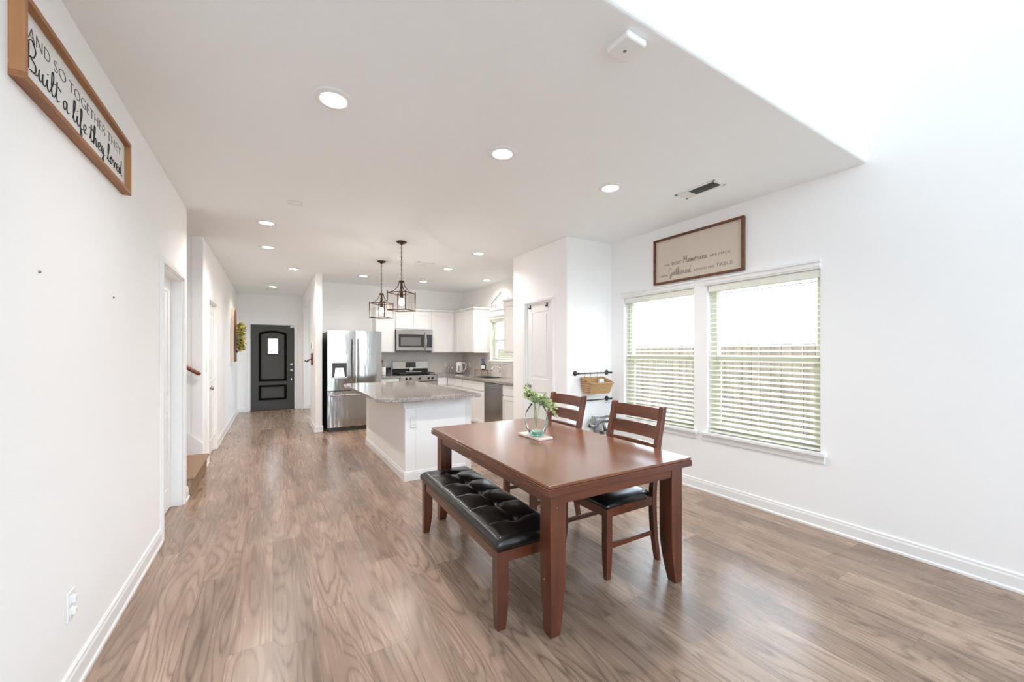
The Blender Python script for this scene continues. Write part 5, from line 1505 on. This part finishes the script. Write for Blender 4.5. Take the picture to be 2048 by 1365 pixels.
m = MB(); m.lathe([(0.001, 0.0), (0.034, 0.0), (0.048, 0.012), (0.060, 0.028)], (vx, vy, zb - 0.0003), 30, caps=False); m.lathe([(0.001, 0.0165), (0.034, 0.0185), (0.050, 0.03), (0.053, 0.034), (0.001, 0.034)], (vx, vy, zb), 30)
m.build('tinted_base', GREENGLASS, t)['label'] = 'aqua tinted glass bottom'
t = thing('eucalyptus_bouquet', 'bunch of pale green leafy sprigs in the glass vase', 'plant', (vx, vy, TH + 0.06))
rnd = random.Random(11)
camR = Vector((cos(0.543), -sin(0.543), 0)); camF = Vector((sin(0.543), cos(0.543), 0))
sprigs = []
for k in range(46):
    q = rnd.uniform(-1, 1); f = rnd.uniform(-0.7, 0.7)
    if q > 0: e = camR * (0.03 + 0.125 * q) + camF * 0.07 * f + Vector((0, 0, 0.295 - 0.10 * q + rnd.uniform(-0.07, 0.03)))
    else: e = camR * (0.095 * q) + camF * 0.07 * f + Vector((0, 0, 0.285 + 0.05 * abs(q) + rnd.uniform(-0.05, 0.02)))
    sprigs.append(e)
ms = MB(); ml = MB()
for e in sprigs:
    p0 = Vector((vx + rnd.uniform(-0.02, 0.02), vy + rnd.uniform(-0.02, 0.02), zb + rnd.uniform(0.05, 0.12)))
    neck = Vector((vx + e.x * 0.2, vy + e.y * 0.2, zb + 0.235)); end = Vector((vx, vy, zb)) + e
    mid = neck.lerp(end, 0.5) + Vector((0, 0, 0.025))
    path = []
    P = [p0, neck, mid, end]
    for i in range(3):
        a_, b_, c_, d_ = P[max(i - 1, 0)], P[i], P[i + 1], P[min(i + 2, 3)]
        for s in range(5):
            u = s / 5; path.append(0.5 * (2 * b_ + (c_ - a_) * u + (2 * a_ - 5 * b_ + 4 * c_ - d_) * u * u + (3 * b_ - a_ - 3 * c_ + d_) * u ** 3))
    path.append(end)
    ms.tube(path[0 if sprigs.index(e) % 4 == 0 else 5:], 0.0011, 5)
    for i in range(6, len(path)):
        for q in range(5):
            d = Vector((rnd.uniform(-1, 1), rnd.uniform(-1, 1), rnd.uniform(-0.5, 0.9)))
            leaf(ml, path[i] + Vector((rnd.uniform(-.006, .006),) * 3), d, Vector((rnd.uniform(-1, 1), rnd.uniform(-1, 1), 1)), rnd.uniform(0.013, 0.022), rnd.uniform(0.009, 0.014), 0 if rnd.random() < 0.7 else 1)
ms.build('stems', STEM, t); ml.build('leaves', [EUC, EUC2], t)

# ------------------------------------------------------------------ pantry wall: rails, hooks, basket, vacuum


def iron_rail(x0, x1, z, label):
    t = thing('iron_rail', label, 'rail', ((x0 + x1) / 2, YP, z), 'iron rails on the pantry wall')
    m = MB(); m.tube([(x0, YP - 0.055, z), (x1, YP - 0.055, z)], 0.0075, 10); m.build('bar', IRON, t)
    for xx, s in ((x0 + 0.02, -1), (x1 - 0.02, 1)):
        m = MB(); m.lathe([(0.030, 0), (0.030, -0.006), (0.012, -0.010), (0.010, -0.052), (0.013, -0.07), (0.001, -0.072)], (xx, YP, z), 16, axis='y'); m.lathe([(0.008, 0), (0.014, s * 0.006), (0.010, s * 0.016), (0.001, s * 0.03)], (xx + s * 0.02, YP - 0.055, z), 10, axis='x'); m.build('bracket', IRON, t)
    return t


iron_rail(3.05, 3.60, 1.125, 'upper dark iron rail holding the basket on the pantry wall')
iron_rail(3.05, 3.60, 0.80, 'lower dark iron rail with empty hooks on the pantry wall')


def s_hook(x, z, ln, label, i, mat=IRON):
    m = MB(); yc = YP - 0.055
    pts = [(x, yc + 0.014 * cos(a), z + 0.002 + 0.012 * sin(a)) for a in [pi * k / 6 - 0.3 for k in range(0, 8)]]
    pts = [(x, yc + 0.011 * cos(a), z + 0.011 * sin(a)) for a in [-0.4 + (pi + 0.4) * k / 7 for k in range(8)]]
    pts += [(x, yc - 0.011, z - 0.02), (x, yc - 0.004, z - ln * 0.6), (x, yc - 0.006, z - ln), (x, yc - 0.02, z - ln - 0.010), (x, yc - 0.034, z - ln + 0.004)]
    m.tube(pts, 0.0017, 6)
    return tag(m.build('s_hook', mat), label, 'hook', 'wire hooks on the iron rails')


for k, xx in enumerate((3.17, 3.26, 3.37, 3.43)):
    s_hook(xx, 1.125, 0.055, ['wire hook on the upper rail, farthest from the window', 'wire hook on the upper rail, second from the pantry corner', 'wire hook on the upper rail, third from the pantry corner', 'wire hook on the upper rail, nearest the window'][k], k)
for k, xx in enumerate((3.50, 3.545)):
    s_hook(xx, 0.80, 0.035, ['empty wire hook on the lower rail, left of the last one', 'empty wire hook at the window end of the lower rail'][k], k)

t = thing('wicker_basket', 'rectangular woven wicker basket hanging from the upper iron rail', 'basket', (3.34, 3.53, 0.93))
m = MB()
bx0, bx1, by0, by1, bz0, bz1 = 3.13, 3.48, 3.42, 3.60, 0.905, 1.07


def bring(x0, x1, y0, y1, z):
    dz = 0.055 * (z - 0.80) / 0.26   # hangs tipped forward
    return [(x0, y0, z - dz), (x1, y0, z - dz), (x1, y1, z), (x0, y1, z)]


m.loft([bring(bx0 + 0.02, bx1 - 0.02, by0 + 0.05, by1 - 0.006, bz0), bring(bx0, bx1, by0, by1, bz1), bring(bx0 + 0.012, bx1 - 0.012, by0 + 0.012, by1 - 0.012, bz1), bring(bx0 + 0.03, bx1 - 0.03, by0 + 0.06, by1 - 0.016, bz0 + 0.012)], True, False)
m.build('body', WICKER, t)
m = MB(); m.tube([(bx0, by0, bz1 - 0.057), (bx1, by0, bz1 - 0.057), (bx1, by1, bz1), (bx0, by1, bz1)], 0.010, 8, closed=True, smooth=False); m.build('rim', WICKER, t)
m = MB(); m.box(3.37, 3.535, 0.925, 3.44, 3.575, 1.055); tag(m.build('folded_paper', WHITEP, bevel=0.004), 'white paper packet standing in the wicker basket', 'packet')
m = MB(); m.box(3.20, 3.49, 0.922, 3.34, 3.56, 1.01); tag(m.build('dark_box', BLACKM, bevel=0.006), 'small black box lying in the wicker basket', 'box')

t = thing('handheld_vacuum', 'grey handheld vacuum with cylindrical nozzle docked low on the pantry wall', 'vacuum cleaner', (3.36, 3.55, 0.42))
vy_, vz_ = 3.52, 0.545
m = MB(); m.tube([(3.19, vy_, 0.505), (3.335, vy_, 0.51)], [0.026, 0.024], 16)
m.lathe([(0.001, 0.0), (0.018, 0.0005)], (3.186, vy_, 0.505), 16, axis='x', mi=1); m.build('nozzle', [GREYPL, BLACKM], t)
m = MB(); m.lathe([(0.042, 0), (0.046, 0.02), (0.046, 0.075), (0.036, 0.10)], (3.245, vy_, vz_ + 0.02), 18, axis='x')
m.build('cyclone', CLEARPL, t)
for k in range(6):
    a = 2 * pi * k / 6; m = MB(); m.tube([(3.25, vy_ + 0.040 * cos(a), vz_ + 0.02 + 0.040 * sin(a)), (3.318, vy_ + 0.036 * cos(a), vz_ + 0.02 + 0.036 * sin(a))], [0.015, 0.011], 8); m.build('cyclone_cone', GREYPL, t)
m = MB(); m.lathe([(0.030, 0), (0.037, 0.02), (0.037, 0.11), (0.045, 0.115), (0.045, 0.165), (0.03, 0.175), (0.001, 0.176)], (3.34, vy_, vz_ + 0.022), 20, axis='x'); m.build('motor', GREYPL, t)
m = MB(); m.tube([(3.405, vy_, vz_ - 0.005), (3.425, vy_, vz_ - 0.06), (3.445, vy_, vz_ - 0.115)], [0.020, 0.017, 0.02], 10); m.build('grip', GREYPL, t)
m = MB(); m.box(3.40, vy_ - 0.03, vz_ - 0.16, 3.49, vy_ + 0.03, vz_ - 0.112); m.build('battery', GREYPL, t, bevel=0.006)
m = MB(); m.lathe([(0.036, 0), (0.040, 0.02), (0.040, 0.09)], (3.335, vy_, 0.44), 16); m.build('dust_bin', CLEARPL, t)
m = MB(); m.box(3.365, vy_ - 0.012, 0.43, 3.385, vy_ + 0.012, 0.535); m.build('release_catch', YELLOW, t)
m = MB(); m.box(3.36, vy_ + 0.02, 0.38, 3.42, YP, 0.56); m.build('wall_dock', GREYPL, t, bevel=0.004)
